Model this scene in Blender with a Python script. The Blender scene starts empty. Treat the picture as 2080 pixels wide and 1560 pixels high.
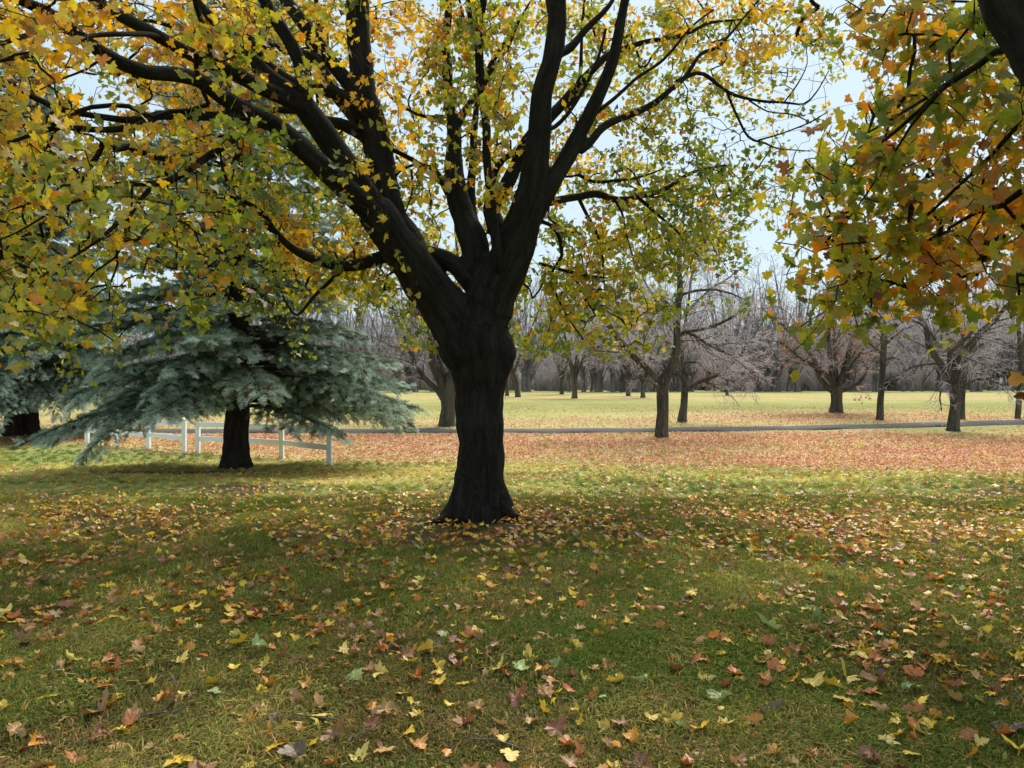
import bpy, math, random
import numpy as np
from mathutils import Vector, Matrix, Euler, noise

scene = bpy.context.scene
COL = scene.collection
rng = np.random.default_rng(7)
random.seed(7)
R = math.radians

# ------------------------------------------------------------------ camera
FPX, CX, CY, EYE = 1500.0, 1040.0, 780.0, 1.6      # focal length in photo pixels, image centre, eye height
cam_d = bpy.data.cameras.new('camera')
cam = bpy.data.objects.new('camera', cam_d); COL.objects.link(cam)
cam.location = (0, 0, EYE); cam.rotation_euler = (R(90), 0, 0)
cam_d.sensor_width = 36; cam_d.lens = 36 * FPX / 2080
cam_d.clip_start = 0.05; cam_d.clip_end = 3000
scene.camera = cam

# ------------------------------------------------------------------ light
SUN_DIR = Vector((0.22, 0.60, 0.77)).normalized()
SUN_EL = math.asin(SUN_DIR.z); SUN_AZ = math.atan2(SUN_DIR.x, SUN_DIR.y)
world = bpy.data.worlds.new('World'); scene.world = world; world.use_nodes = True
wn, wl = world.node_tree.nodes, world.node_tree.links
wn.clear()
sky = wn.new('ShaderNodeTexSky'); sky.sky_type = 'NISHITA'; sky.sun_disc = False
sky.sun_elevation = SUN_EL; sky.sun_rotation = SUN_AZ; sky.air_density = 1.0; sky.dust_density = 2.5
tc = wn.new('ShaderNodeTexCoord'); wnz = wn.new('ShaderNodeTexNoise')
wnz.inputs['Scale'].default_value = 1.6; wnz.inputs['Detail'].default_value = 5
wl.new(tc.outputs['Generated'], wnz.inputs['Vector'])
wr = wn.new('ShaderNodeMapRange'); wl.new(wnz.outputs['Fac'], wr.inputs['Value'])
wr.inputs['From Min'].default_value = 0.3; wr.inputs['From Max'].default_value = 0.7
wr.inputs['To Min'].default_value = 0.86; wr.inputs['To Max'].default_value = 0.95
wm = wn.new('ShaderNodeMix'); wm.data_type = 'RGBA'
wl.new(wr.outputs['Result'], wm.inputs['Factor']); wl.new(sky.outputs['Color'], wm.inputs['A'])
wm.inputs['B'].default_value = (2.45, 3.10, 3.45, 1)        # thin bright cloud over the blue
bg = wn.new('ShaderNodeBackground'); bg.inputs['Strength'].default_value = 0.05
wl.new(wm.outputs['Result'], bg.inputs['Color'])
wo = wn.new('ShaderNodeOutputWorld'); wl.new(bg.outputs['Background'], wo.inputs['Surface'])

sun_d = bpy.data.lights.new('sun', 'SUN'); sun_d.energy = 1.15; sun_d.angle = R(30); sun_d.color = (1.0, 0.95, 0.86)
sun = bpy.data.objects.new('sun', sun_d); COL.objects.link(sun)
sun.rotation_euler = SUN_DIR.to_track_quat('Z', 'Y').to_euler()

scene.view_settings.view_transform = 'Standard'
scene.view_settings.look = 'None'
scene.view_settings.exposure = 2.4
scene.view_settings.gamma = 1.0
scene.view_settings.use_curve_mapping = False
scene.cycles.max_bounces = 8
scene.cycles.diffuse_bounces = 4
scene.cycles.transmission_bounces = 6
scene.cycles.use_denoising = True

# ------------------------------------------------------------------ helpers
HK = np.array([[-60, 1.6], [0, 1.6], [6, 1.6], [9, 1.63], [12, 1.73], [14, 1.83], [17, 1.985], [20, 2.15], [23, 2.17], [28, 2.07],
               [33, 1.92], [40, 1.57], [50, 1.34], [60, 1.22], [80, 1.10], [100, 1.03], [140, 1.02], [300, 1.1], [900, 1.3]])
def height(y):
    y = np.asarray(y, float)
    s = 0
    for o, w in ((-1.2, .25), (0, .5), (1.2, .25)):
        s = s + w * np.interp(y + o, HK[:, 0], HK[:, 1])
    return EYE - s
def gz(x, y):
    return float(height(y)) + 0.018 * math.sin(x * 1.3 + 0.7 * y) * math.sin(y * 0.9 - x * .4)
def gz_np(x, y):
    return height(y) + 0.018 * np.sin(x * 1.3 + 0.7 * y) * np.sin(y * 0.9 - x * .4)
_D = np.concatenate([np.linspace(2, 60, 3000), np.linspace(60.1, 400, 1500)])
_Y = CY + FPX * (EYE - height(_D)) / _D
def depth_at(py):
    return float(np.interp(-py, -_Y, _D))
def ground(px, py):
    d = depth_at(py); x = (px - CX) / FPX * d
    return Vector((x, d, gz(x, d)))
def P(px, py, d):
    return Vector(((px - CX) / FPX * d, d, EYE + (CY - py) / FPX * d))
def proj(p):
    return CX + FPX * p[0] / max(p[1], .01), CY - FPX * (p[2] - EYE) / max(p[1], .01)

def tag(o, label=None, cat=None, group=None, kind=None):
    if label: o['label'] = label
    if cat: o['category'] = cat
    if group: o['group'] = group
    if kind: o['kind'] = kind
    return o
def empty(name, loc):
    o = bpy.data.objects.new(name, None); COL.objects.link(o); o.location = loc; o.empty_display_size = .2
    return o
def link(name, me, parent=None):
    o = bpy.data.objects.new(name, me); COL.objects.link(o)
    if parent is not None: o.parent = parent
    return o
def copy_tree(o, parent=None):
    c = o.copy(); COL.objects.link(c)
    if parent is not None: c.parent = parent
    for ch in o.children: copy_tree(ch, c)
    return c
def mesh_np(name, V, F, mats=(), smooth=False, mi=None):
    """V (n,3); F list of (m,k) int arrays"""
    me = bpy.data.meshes.new(name)
    V = np.asarray(V, np.float32); me.vertices.add(len(V)); me.vertices.foreach_set('co', V.ravel())
    F = [np.asarray(f, np.int32) for f in F if len(f)]
    loops = np.concatenate([f.ravel() for f in F])
    tot = np.concatenate([np.full(len(f), f.shape[1], np.int32) for f in F])
    start = np.concatenate([[0], np.cumsum(tot)[:-1]]).astype(np.int32)
    me.loops.add(len(loops)); me.loops.foreach_set('vertex_index', loops)
    me.polygons.add(len(tot)); me.polygons.foreach_set('loop_start', start); me.polygons.foreach_set('loop_total', tot)
    if smooth: me.polygons.foreach_set('use_smooth', np.ones(len(tot), bool))
    if mi is not None: me.polygons.foreach_set('material_index', np.asarray(mi, np.int32))
    for m in mats: me.materials.append(m)
    me.update(calc_edges=True)
    return me
def color_attr(me, name, C):
    a = me.attributes.new(name, 'FLOAT_COLOR', 'POINT')
    C = np.asarray(C, np.float32)
    if C.shape[1] == 3: C = np.concatenate([C, np.ones((len(C), 1), np.float32)], 1)
    a.data.foreach_set('color', C.ravel())
def float_attr(me, name, v):
    a = me.attributes.new(name, 'FLOAT', 'POINT'); a.data.foreach_set('value', np.asarray(v, np.float32))
def vec_attr(me, name, v):
    a = me.attributes.new(name, 'FLOAT_VECTOR', 'POINT'); a.data.foreach_set('vector', np.asarray(v, np.float32).ravel())
def int_attr(me, name, v):
    a = me.attributes.new(name, 'INT', 'POINT'); a.data.foreach_set('value', np.asarray(v, np.int32))

def tubes(polys, sides):
    """polys: list of (pts (n,3), radii (n)); returns V, F(quads)"""
    groups = {}
    for p, r in polys: groups.setdefault(len(p), []).append((p, r))
    Vs, Fs, off = [], [], 0
    ang = np.arange(sides) / sides * 2 * np.pi
    ca, sa = np.cos(ang), np.sin(ang)
    for n, g in groups.items():
        Pn = np.array([a for a, _ in g], float); Rn = np.array([b for _, b in g], float)
        T = np.gradient(Pn, axis=1); T /= np.linalg.norm(T, axis=2, keepdims=True) + 1e-9
        m = len(g)
        ref = np.where(np.abs(T[:, :1, 2:3]) > .8, np.array([1., 0, 0]), np.array([0, 0, 1.]))
        ref = np.repeat(ref, n, 1)
        N = np.cross(T, ref); N /= np.linalg.norm(N, axis=2, keepdims=True) + 1e-9
        for i in range(1, n):       # carry the frame along
            q = N[:, i - 1] - T[:, i] * np.sum(N[:, i - 1] * T[:, i], 1, keepdims=True)
            N[:, i] = q / (np.linalg.norm(q, axis=1, keepdims=True) + 1e-9)
        B = np.cross(T, N)
        ring = Pn[:, :, None] + Rn[:, :, None, None] * (N[:, :, None] * ca[None, None, :, None] + B[:, :, None] * sa[None, None, :, None])
        Vs.append(ring.reshape(-1, 3))
        a = np.arange(m)[:, None, None] * n * sides; b = np.arange(n - 1)[None, :, None] * sides
        k = np.arange(sides)[None, None, :]; k2 = (k + 1) % sides
        f = np.stack([a + b + k, a + b + k2, a + b + sides + k2, a + b + sides + k], -1).reshape(-1, 4) + off
        Fs.append(f); off += m * n * sides
    return np.concatenate(Vs), np.concatenate(Fs)

def catmull(pts, step):
    """pts (n,k) control rows (xyz + radius) -> resampled rows about step apart"""
    pts = np.asarray(pts, float)
    if len(pts) < 2: return pts
    e = np.vstack([2 * pts[0] - pts[1], pts, 2 * pts[-1] - pts[-2]])
    out = []
    for i in range(len(pts) - 1):
        p0, p1, p2, p3 = e[i:i + 4]
        n = max(1, int(np.linalg.norm((p2 - p1)[:3]) / step))
        t = (np.arange(n) / n)[:, None]
        out.append(.5 * (2 * p1 + (p2 - p0) * t + (2 * p0 - 5 * p1 + 4 * p2 - p3) * t ** 2 + (3 * p1 - p0 - 3 * p2 + p3) * t ** 3))
    out.append(pts[-1:])
    r = np.vstack(out); r[:, 3] = np.maximum(r[:, 3], .002)
    return r

# ------------------------------------------------------------------ materials
class NT:
    def __init__(s, name):
        s.m = bpy.data.materials.new(name); s.m.use_nodes = True
        s.t = s.m.node_tree; s.t.nodes.clear(); s.out = s.t.nodes.new('ShaderNodeOutputMaterial')
    def n(s, typ, **kw):
        nd = s.t.nodes.new(typ)
        for k, v in kw.items():
            if k.startswith('_'): setattr(nd, k[1:], v)
        return nd
    def l(s, a, b): s.t.links.new(a, b)
    def noise(s, vec, scale, detail=4, rough=.55, dim='3D'):
        x = s.n('ShaderNodeTexNoise'); x.inputs['Scale'].default_value = scale; x.inputs['Detail'].default_value = detail; x.inputs['Roughness'].default_value = rough
        if vec is not None: s.l(vec, x.inputs['Vector'])
        return x
    def attr(s, name, typ='GEOMETRY'):
        a = s.n('ShaderNodeAttribute'); a.attribute_name = name; a.attribute_type = typ; return a
    def mix(s, f, a, b, blend='MIX'):
        x = s.n('ShaderNodeMix'); x.data_type = 'RGBA'; x.blend_type = blend
        for k, v in (('Factor', f), ('A', a), ('B', b)):
            if isinstance(v, (int, float)): x.inputs[k].default_value = v
            elif isinstance(v, tuple): x.inputs[k].default_value = (*v[:3], 1)
            else: s.l(v, x.inputs[k])
        return x.outputs['Result']
    def rng(s, v, a, b, c, d, clamp=True):
        x = s.n('ShaderNodeMapRange'); x.clamp = clamp; s.l(v, x.inputs['Value'])
        for k, q in (('From Min', a), ('From Max', b), ('To Min', c), ('To Max', d)): x.inputs[k].default_value = q
        return x.outputs['Result']
    def math(s, op, a, b=0.0):
        x = s.n('ShaderNodeMath'); x.operation = op
        for i, v in enumerate((a, b)):
            if isinstance(v, (int, float)): x.inputs[i].default_value = v
            else: s.l(v, x.inputs[i])
        return x.outputs[0]
    def bump(s, h, strength, dist):
        b = s.n('ShaderNodeBump'); b.inputs['Strength'].default_value = strength; b.inputs['Distance'].default_value = dist; s.l(h, b.inputs['Height']); return b.outputs['Normal']
    def principled(s, col, rough=.8, normal=None, spec=.3):
        p = s.n('ShaderNodeBsdfPrincipled'); p.inputs['Roughness'].default_value = rough; p.inputs['Specular IOR Level'].default_value = spec
        if isinstance(col, tuple): p.inputs['Base Color'].default_value = (*col, 1)
        else: s.l(col, p.inputs['Base Color'])
        if normal is not None: s.l(normal, p.inputs['Normal'])
        s.l(p.outputs[0], s.out.inputs['Surface']); return p

def mat_leaf(name, typ, trans=.5, spots=True, gloss=.05):
    s = NT(name)
    col = s.attr('tint', typ).outputs['Color']
    tcn = s.n('ShaderNodeTexCoord')
    geo = s.n('ShaderNodeNewGeometry')
    nz = s.noise(geo.outputs['Position'], 28, 3)
    col = s.mix(s.rng(nz.outputs['Fac'], .35, .7, 0, .55), col, s.mix(1.0, col, (.55, .45, .35), 'MULTIPLY'))
    if spots:
        n2 = s.noise(geo.outputs['Position'], 90, 2)
        col = s.mix(s.rng(n2.outputs['Fac'], .66, .72, 0, .7), col, (.10, .05, .02))
        v = s.attr('vein', 'GEOMETRY').outputs['Fac']
        col = s.mix(s.math('MULTIPLY', v, .45), col, s.mix(.5, col, (.75, .6, .25)))
    d = s.n('ShaderNodeBsdfDiffuse'); s.l(col, d.inputs['Color'])
    t = s.n('ShaderNodeBsdfTranslucent'); s.l(col, t.inputs['Color'])
    mx = s.n('ShaderNodeMixShader'); mx.inputs[0].default_value = trans; s.l(d.outputs[0], mx.inputs[1]); s.l(t.outputs[0], mx.inputs[2])
    g = s.n('ShaderNodeBsdfGlossy'); g.inputs['Roughness'].default_value = .45; g.inputs['Color'].default_value = (.9, .9, .9, 1)
    m2 = s.n('ShaderNodeMixShader'); m2.inputs[0].default_value = gloss; s.l(mx.outputs[0], m2.inputs[1]); s.l(g.outputs[0], m2.inputs[2])
    s.l(m2.outputs[0], s.out.inputs['Surface'])
    return s.m
M_leaf = mat_leaf('maple_leaf', 'GEOMETRY', .68, False)
M_fallen = mat_leaf('fallen_leaf', 'GEOMETRY', .22, True, .06)
M_fallen_i = mat_leaf('fallen_leaf_scatter', 'INSTANCER', .22, True, .06)
s = NT('grass_blade')
gc = s.mix(1.0, s.attr('tint', 'INSTANCER').outputs['Color'], s.attr('blade').outputs['Color'], 'MULTIPLY')
d_ = s.n('ShaderNodeBsdfDiffuse'); s.l(gc, d_.inputs['Color']); t_ = s.n('ShaderNodeBsdfTranslucent'); s.l(gc, t_.inputs['Color'])
mx_ = s.n('ShaderNodeMixShader'); mx_.inputs[0].default_value = .35; s.l(d_.outputs[0], mx_.inputs[1]); s.l(t_.outputs[0], mx_.inputs[2]); s.l(mx_.outputs[0], s.out.inputs['Surface'])
M_grass = s.m
M_needle = mat_leaf('spruce_needle', 'INSTANCER', .12, False, .04)

def mat_bark(name, dark, light, attr='bark', sc=1.0, moss=None):
    s = NT(name)
    if attr: vec = s.attr(attr).outputs['Vector']
    else:
        geo = s.n('ShaderNodeTexCoord'); mp = s.n('ShaderNodeMapping'); mp.inputs['Scale'].default_value = (1, 1, .18)
        s.l(geo.outputs['Object'], mp.inputs['Vector']); vec = mp.outputs['Vector']
    a = s.noise(vec, 38 * sc, 5, .6); b = s.noise(vec, 9 * sc, 3); c = s.noise(vec, 120 * sc, 2)
    ridge = s.math('ABSOLUTE', s.math('SUBTRACT', a.outputs['Fac'], .5))
    rg = s.rng(ridge, 0, .16, 0, 1)
    col = s.mix(rg, tuple(x * .35 for x in dark), tuple(x * 1.25 for x in dark))
    col = s.mix(s.rng(b.outputs['Fac'], .4, .7, 0, .8), col, light)
    if moss: col = s.mix(s.rng(s.noise(vec, 4, 3).outputs['Fac'], .5, .7, 0, .5), col, moss)
    h = s.math('ADD', rg, s.math('MULTIPLY', c.outputs['Fac'], .3))
    s.principled(col, .9, s.bump(h, 1.0, .02 / sc), .15)
    return s.m
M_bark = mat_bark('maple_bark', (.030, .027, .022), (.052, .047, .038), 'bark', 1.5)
M_twig = mat_bark('maple_twig_bark', (.030, .024, .019), (.05, .04, .03), None, 1)
M_sbark = mat_bark('spruce_bark', (.085, .062, .05), (.14, .10, .085), None, .7)
M_bare = mat_bark('bare_tree_bark', (.14, .122, .098), (.20, .18, .14), None, .35, (.16, .16, .085))
def mat_plain_noise(name, a, b, sc, rough=.8, spec=.2):
    s = NT(name); g = s.n('ShaderNodeTexCoord')
    nz = s.noise(g.outputs['Object'], sc, 4)
    s.principled(s.mix(nz.outputs['Fac'], a, b), rough, None, spec); return s.m
M_twigs_grey = mat_plain_noise('bare_twigs', (.44, .385, .40), (.60, .54, .56), 1.5)
M_white = mat_plain_noise('white_vinyl', (.90, .91, .93), (.94, .95, .96), 3, .45, .4)
M_wire = mat_plain_noise('wire', (.10, .10, .11), (.16, .16, .17), 2, .6)
M_woods = mat_bark('woods_bark', (.26, .24, .23), (.36, .33, .33), None, .35)
M_red = mat_plain_noise('red_paint', (.55, .10, .06), (.45, .08, .05), 4, .6)
M_pale = mat_plain_noise('pale_concrete', (.62, .66, .70), (.5, .54, .58), 1, .7)
M_darkrail = mat_plain_noise('dark_metal', (.05, .055, .06), (.09, .09, .10), 2, .6)
M_stick = mat_plain_noise('dead_twig', (.09, .075, .065), (.17, .15, .135), 30)

# ------------------------------------------------------------------ ground
def smooth(a, b, v):
    t = np.clip((v - a) / (b - a), 0, 1); return t * t * (3 - 2 * t)
def vnoise(x, y, s, seed=0.0):
    """cheap smooth value noise, 0..1"""
    x = np.asarray(x, float) * s + seed * 17.3; y = np.asarray(y, float) * s - seed * 9.1
    xi, yi = np.floor(x), np.floor(y); fx, fy = x - xi, y - yi
    h = lambda a, b: np.modf(np.abs(np.sin(a * 127.1 + b * 311.7 + seed * 5.3) * 43758.5453))[0]
    u, v = fx * fx * (3 - 2 * fx), fy * fy * (3 - 2 * fy)
    return (h(xi, yi) * (1 - u) + h(xi + 1, yi) * u) * (1 - v) + (h(xi, yi + 1) * (1 - u) + h(xi + 1, yi + 1) * u) * v
def path_center(x):
    return np.interp(x, [-60, -25, -8, 3, 12, 20, 26, 45], [31.5, 31.2, 30.9, 31.0, 32.2, 33.9, 35.6, 40])
PATH_W = .85
def litter(x, y):
    """share of the ground hidden under fallen leaves"""
    n = vnoise(x, y, .35, 1); n2 = vnoise(x, y, 1.1, 2); n3 = vnoise(x * .35, y, .22, 5)
    y0 = np.interp(x, [-40, -14.8, -9.7, -4.9, 0, 4, 9, 16, 40], [27.5, 25.9, 22.9, 20.3, 20.6, 19.0, 16.6, 15.8, 15]) + (n - .5) * 1.6
    pc = path_center(x)
    a = smooth(y0 - 2.2, y0 + 3.2, y) * (1 - smooth(pc - 1.5, pc - .9, y)) * (.42 + .45 * n2) * (1 - .65 * smooth(.42, .75, n3)) * (.65 + .5 * n)
    a = a * (1 - .75 * np.exp(-((x - 18.5) / 3.2) ** 2 - ((y - 30.5) / 1.6) ** 2))
    b = .36 * smooth(pc + .8, pc + 1.3, y) * (1 - smooth(36, 40, y)) * (.4 + n2)
    c = .55 * np.exp(-((x - 18) / 8) ** 2 - ((y - 38.5) / 2.2) ** 2) * (.5 + n2)
    d = .13 * smooth(38, 42, y) + .34 * np.exp(-((y - 66) / 6) ** 2) * (.4 + n) * smooth(-30, 0, x + 12)
    e = .04 * smooth(10, 13, y) * (1 - smooth(18, 22, y))
    return np.clip(a + b + c + d + e, 0, .95)
def dirt(x, y):
    n = vnoise(x, y, .9, 3); n2 = vnoise(x, y, 2.6, 4)
    r = np.hypot((x + .4) / 1.9, (y - 8.6) / 1.3)
    a = smooth(1.15, .3, r + (n - .5) * 1.0)
    b = .9 * smooth(1.0, .35, np.hypot((x + 7.4) / 2.6, (y - 16.4) / .75) + (n - .5) * .5)
    c = .9 * smooth(.50, .74, n * .65 + n2 * .35 + .16 * np.exp(-((x - 4) / 2.5) ** 2 - ((y - 6.5) / 2.2) ** 2))
    return np.clip(np.maximum(np.maximum(a, b), c * (y < 13)), 0, 1)
def dryness(x, y):
    n = vnoise(x * .4, y, .55, 6); n2 = vnoise(x, y, .3, 7)
    d = .12 + .44 * smooth(10.5, 17, y + (n - .5) * 3)
    d = d - .75 * np.exp(-((x + 13.5) / 5) ** 2 - ((y - 22) / 2.2) ** 2)          # greener strip by the fence
    d = d - .40 * np.exp(-((y - 48) / 7) ** 2) * (.4 + n) - .28 * np.exp(-((x - 14) / 10) ** 2 - ((y - 45) / 3) ** 2)
    d = d - .3 * np.exp(-((y - 12.5) / 1.6) ** 2) * (x > 1)
    return np.clip(d + (n - .5) * .4 + (n2 - .5) * .25, 0, 1)

def axis(dense, far, step, grow):
    a = list(np.arange(dense[0], dense[1] + 1e-6, step)); s = step
    while a[-1] < far[1]: s *= grow; a.append(a[-1] + s)
    s = step
    while a[0] > far[0]: s *= grow; a.insert(0, a[0] - s)
    return np.array(a)
gx = axis((-24, 24), (-700, 700), .3, 1.12); gy = axis((0, 46), (-300, 900), .3, 1.10)
X, Y = np.meshgrid(gx, gy); Xf, Yf = X.ravel(), Y.ravel()
Zf = gz_np(Xf, Yf)
nx, ny = len(gx), len(gy)
ii = (np.arange(ny - 1)[:, None] * nx + np.arange(nx - 1)[None]).ravel()
s = NT('lawn')
tcg = s.n('ShaderNodeNewGeometry'); pos = tcg.outputs['Position']
dry = s.attr('dry').outputs['Fac']; lit = s.attr('litter').outputs['Fac']; drt = s.attr('dirt').outputs['Fac']
f1 = s.noise(pos, 55, 4, .7); f2 = s.noise(pos, 6, 4, .6); f3 = s.noise(pos, 1.2, 3)
green = s.mix(f2.outputs['Fac'], (.125, .160, .042), (.225, .275, .070))
straw = s.mix(f2.outputs['Fac'], (.38, .38, .125), (.50, .46, .19))
dd = s.math('ADD', dry, s.math('MULTIPLY', s.math('SUBTRACT', f1.outputs['Fac'], .5), 1.3))
dd = s.math('ADD', dd, s.math('MULTIPLY', s.math('SUBTRACT', f3.outputs['Fac'], .5), .6))
gcol = s.mix(s.rng(dd, 0.05, .95, 0, 1), green, straw)
gcol = s.mix(s.rng(drt, .15, .85, 0, .9), gcol, s.mix(f1.outputs['Fac'], (.030, .022, .015), (.085, .062, .042)))
mp = s.n('ShaderNodeMapping'); mp.inputs['Scale'].default_value = (1, 1, .01); s.l(pos, mp.inputs['Vector'])
vor = s.n('ShaderNodeTexVoronoi'); vor.inputs['Scale'].default_value = 19; s.l(mp.outputs['Vector'], vor.inputs['Vector'])
sep = s.n('ShaderNodeSeparateColor'); s.l(vor.outputs['Color'], sep.inputs[0])
ramp = s.n('ShaderNodeValToRGB'); s.l(sep.outputs['Red'], ramp.inputs['Fac'])
cr = ramp.color_ramp; cr.elements[0].color = (.32, .10, .06, 1); cr.elements[1].color = (.70, .54, .40, 1)
for p_, c_ in ((.3, (.54, .22, .13)), (.55, (.60, .30, .19)), (.8, (.62, .42, .27))):
    e = cr.elements.new(p_); e.color = (*c_, 1)
mask = s.math('LESS_THAN', sep.outputs['Green'], lit)
col = s.mix(mask, gcol, ramp.outputs['Color'])
h = s.math('ADD', f1.outputs['Fac'], s.math('MULTIPLY', mask, .6))
s.principled(col, .95, s.bump(h, .5, .05), .05)
M_lawn = s.m
me = mesh_np('lawn', np.stack([Xf, Yf, Zf], 1), [np.stack([ii, ii + 1, ii + 1 + nx, ii + nx], 1)], [M_lawn], True)
float_attr(me, 'litter', litter(Xf, Yf)); float_attr(me, 'dirt', dirt(Xf, Yf)); float_attr(me, 'dry', dryness(Xf, Yf))
tag(link('lawn', me), kind='structure', label='park lawn, leaf strewn and shaded near the maple, pale and sunny beyond')

# path
s = NT('asphalt'); g = s.n('ShaderNodeNewGeometry')
a1 = s.noise(g.outputs['Position'], 60, 3); a2 = s.noise(g.outputs['Position'], 1.2, 4)
ac = s.mix(a1.outputs['Fac'], (.04, .038, .038), (.09, .082, .078)); ac = s.mix(s.rng(a2.outputs['Fac'], .5, .75, 0, .45), ac, (.20, .17, .14))
s.principled(ac, .9, s.bump(a1.outputs['Fac'], .3, .01), .2); M_path = s.m
px_ = np.arange(-70, 70, .5); pc_ = path_center(px_)
pc_ = np.convolve(np.pad(pc_, 6, mode='edge'), np.ones(13) / 13, 'valid')
cr_ = [-PATH_W - .06, -PATH_W, 0, PATH_W, PATH_W + .06]; dz_ = [-.03, .03, .05, .03, -.03]
PV = np.concatenate([np.stack([px_, pc_ + o + .10 * np.sin(px_ * 1.7 + o * 3) * np.sin(px_ * .61 + o) * (abs(o) > .9), gz_np(px_, pc_ + o) + d], 1) for o, d in zip(cr_, dz_)])
n_ = len(px_); k_ = np.arange(n_ - 1)
me = mesh_np('path', PV, [np.concatenate([np.stack([k_ + j * n_, k_ + 1 + j * n_, k_ + 1 + (j + 1) * n_, k_ + (j + 1) * n_], 1) for j in range(4)])], [M_path], True)
tag(link('path', me), kind='structure', label='narrow grey asphalt path crossing the park behind the fence')

# ------------------------------------------------------------------ geometry-node scatter
def scatter_group(name, sources):
    ng = bpy.data.node_groups.new(name, 'GeometryNodeTree')
    ng.interface.new_socket('Geometry', in_out='INPUT', socket_type='NodeSocketGeometry')
    ng.interface.new_socket('Geometry', in_out='OUTPUT', socket_type='NodeSocketGeometry')
    N, L = ng.nodes, ng.links
    gi, go = N.new('NodeGroupInput'), N.new('NodeGroupOutput')
    iop = N.new('GeometryNodeInstanceOnPoints'); jn = N.new('GeometryNodeJoinGeometry')
    for src in sources:
        oi = N.new('GeometryNodeObjectInfo'); oi.inputs['Object'].default_value = src; oi.transform_space = 'ORIGINAL'
        g2 = N.new('GeometryNodeGeometryToInstance'); L.new(oi.outputs['Geometry'], g2.inputs[0]); L.new(g2.outputs[0], jn.inputs[0])
    L.new(gi.outputs[0], iop.inputs['Points']); L.new(jn.outputs[0], iop.inputs['Instance'])
    def na(nm, t):
        a = N.new('GeometryNodeInputNamedAttribute'); a.data_type = t; a.inputs['Name'].default_value = nm
        return a.outputs['Attribute']
    iop.inputs['Pick Instance'].default_value = True
    L.new(na('idx', 'INT'), iop.inputs['Instance Index'])
    e2r = N.new('FunctionNodeEulerToRotation'); L.new(na('rot', 'FLOAT_VECTOR'), e2r.inputs[0]); L.new(e2r.outputs[0], iop.inputs['Rotation'])
    L.new(na('scl', 'FLOAT_VECTOR'), iop.inputs['Scale'])
    L.new(iop.outputs[0], go.inputs[0])
    return ng
def scatter(name, pts, rot, scl, idx, tint, group, mat, parent=None):
    me = bpy.data.meshes.new(name); pts = np.asarray(pts, np.float32)
    me.vertices.add(len(pts)); me.vertices.foreach_set('co', pts.ravel())
    vec_attr(me, 'rot', rot)
    scl = np.asarray(scl, float)
    vec_attr(me, 'scl', np.repeat(scl[:, None], 3, 1) if scl.ndim == 1 else scl); int_attr(me, 'idx', idx)
    color_attr(me, 'tint', tint); me.materials.append(mat)
    o = link(name, me, parent); md = o.modifiers.new('scatter', 'NODES'); md.node_group = group
    return o
def source(name, me):
    return bpy.data.objects.new(name, me)      # never linked: only feeds the scatter

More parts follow.
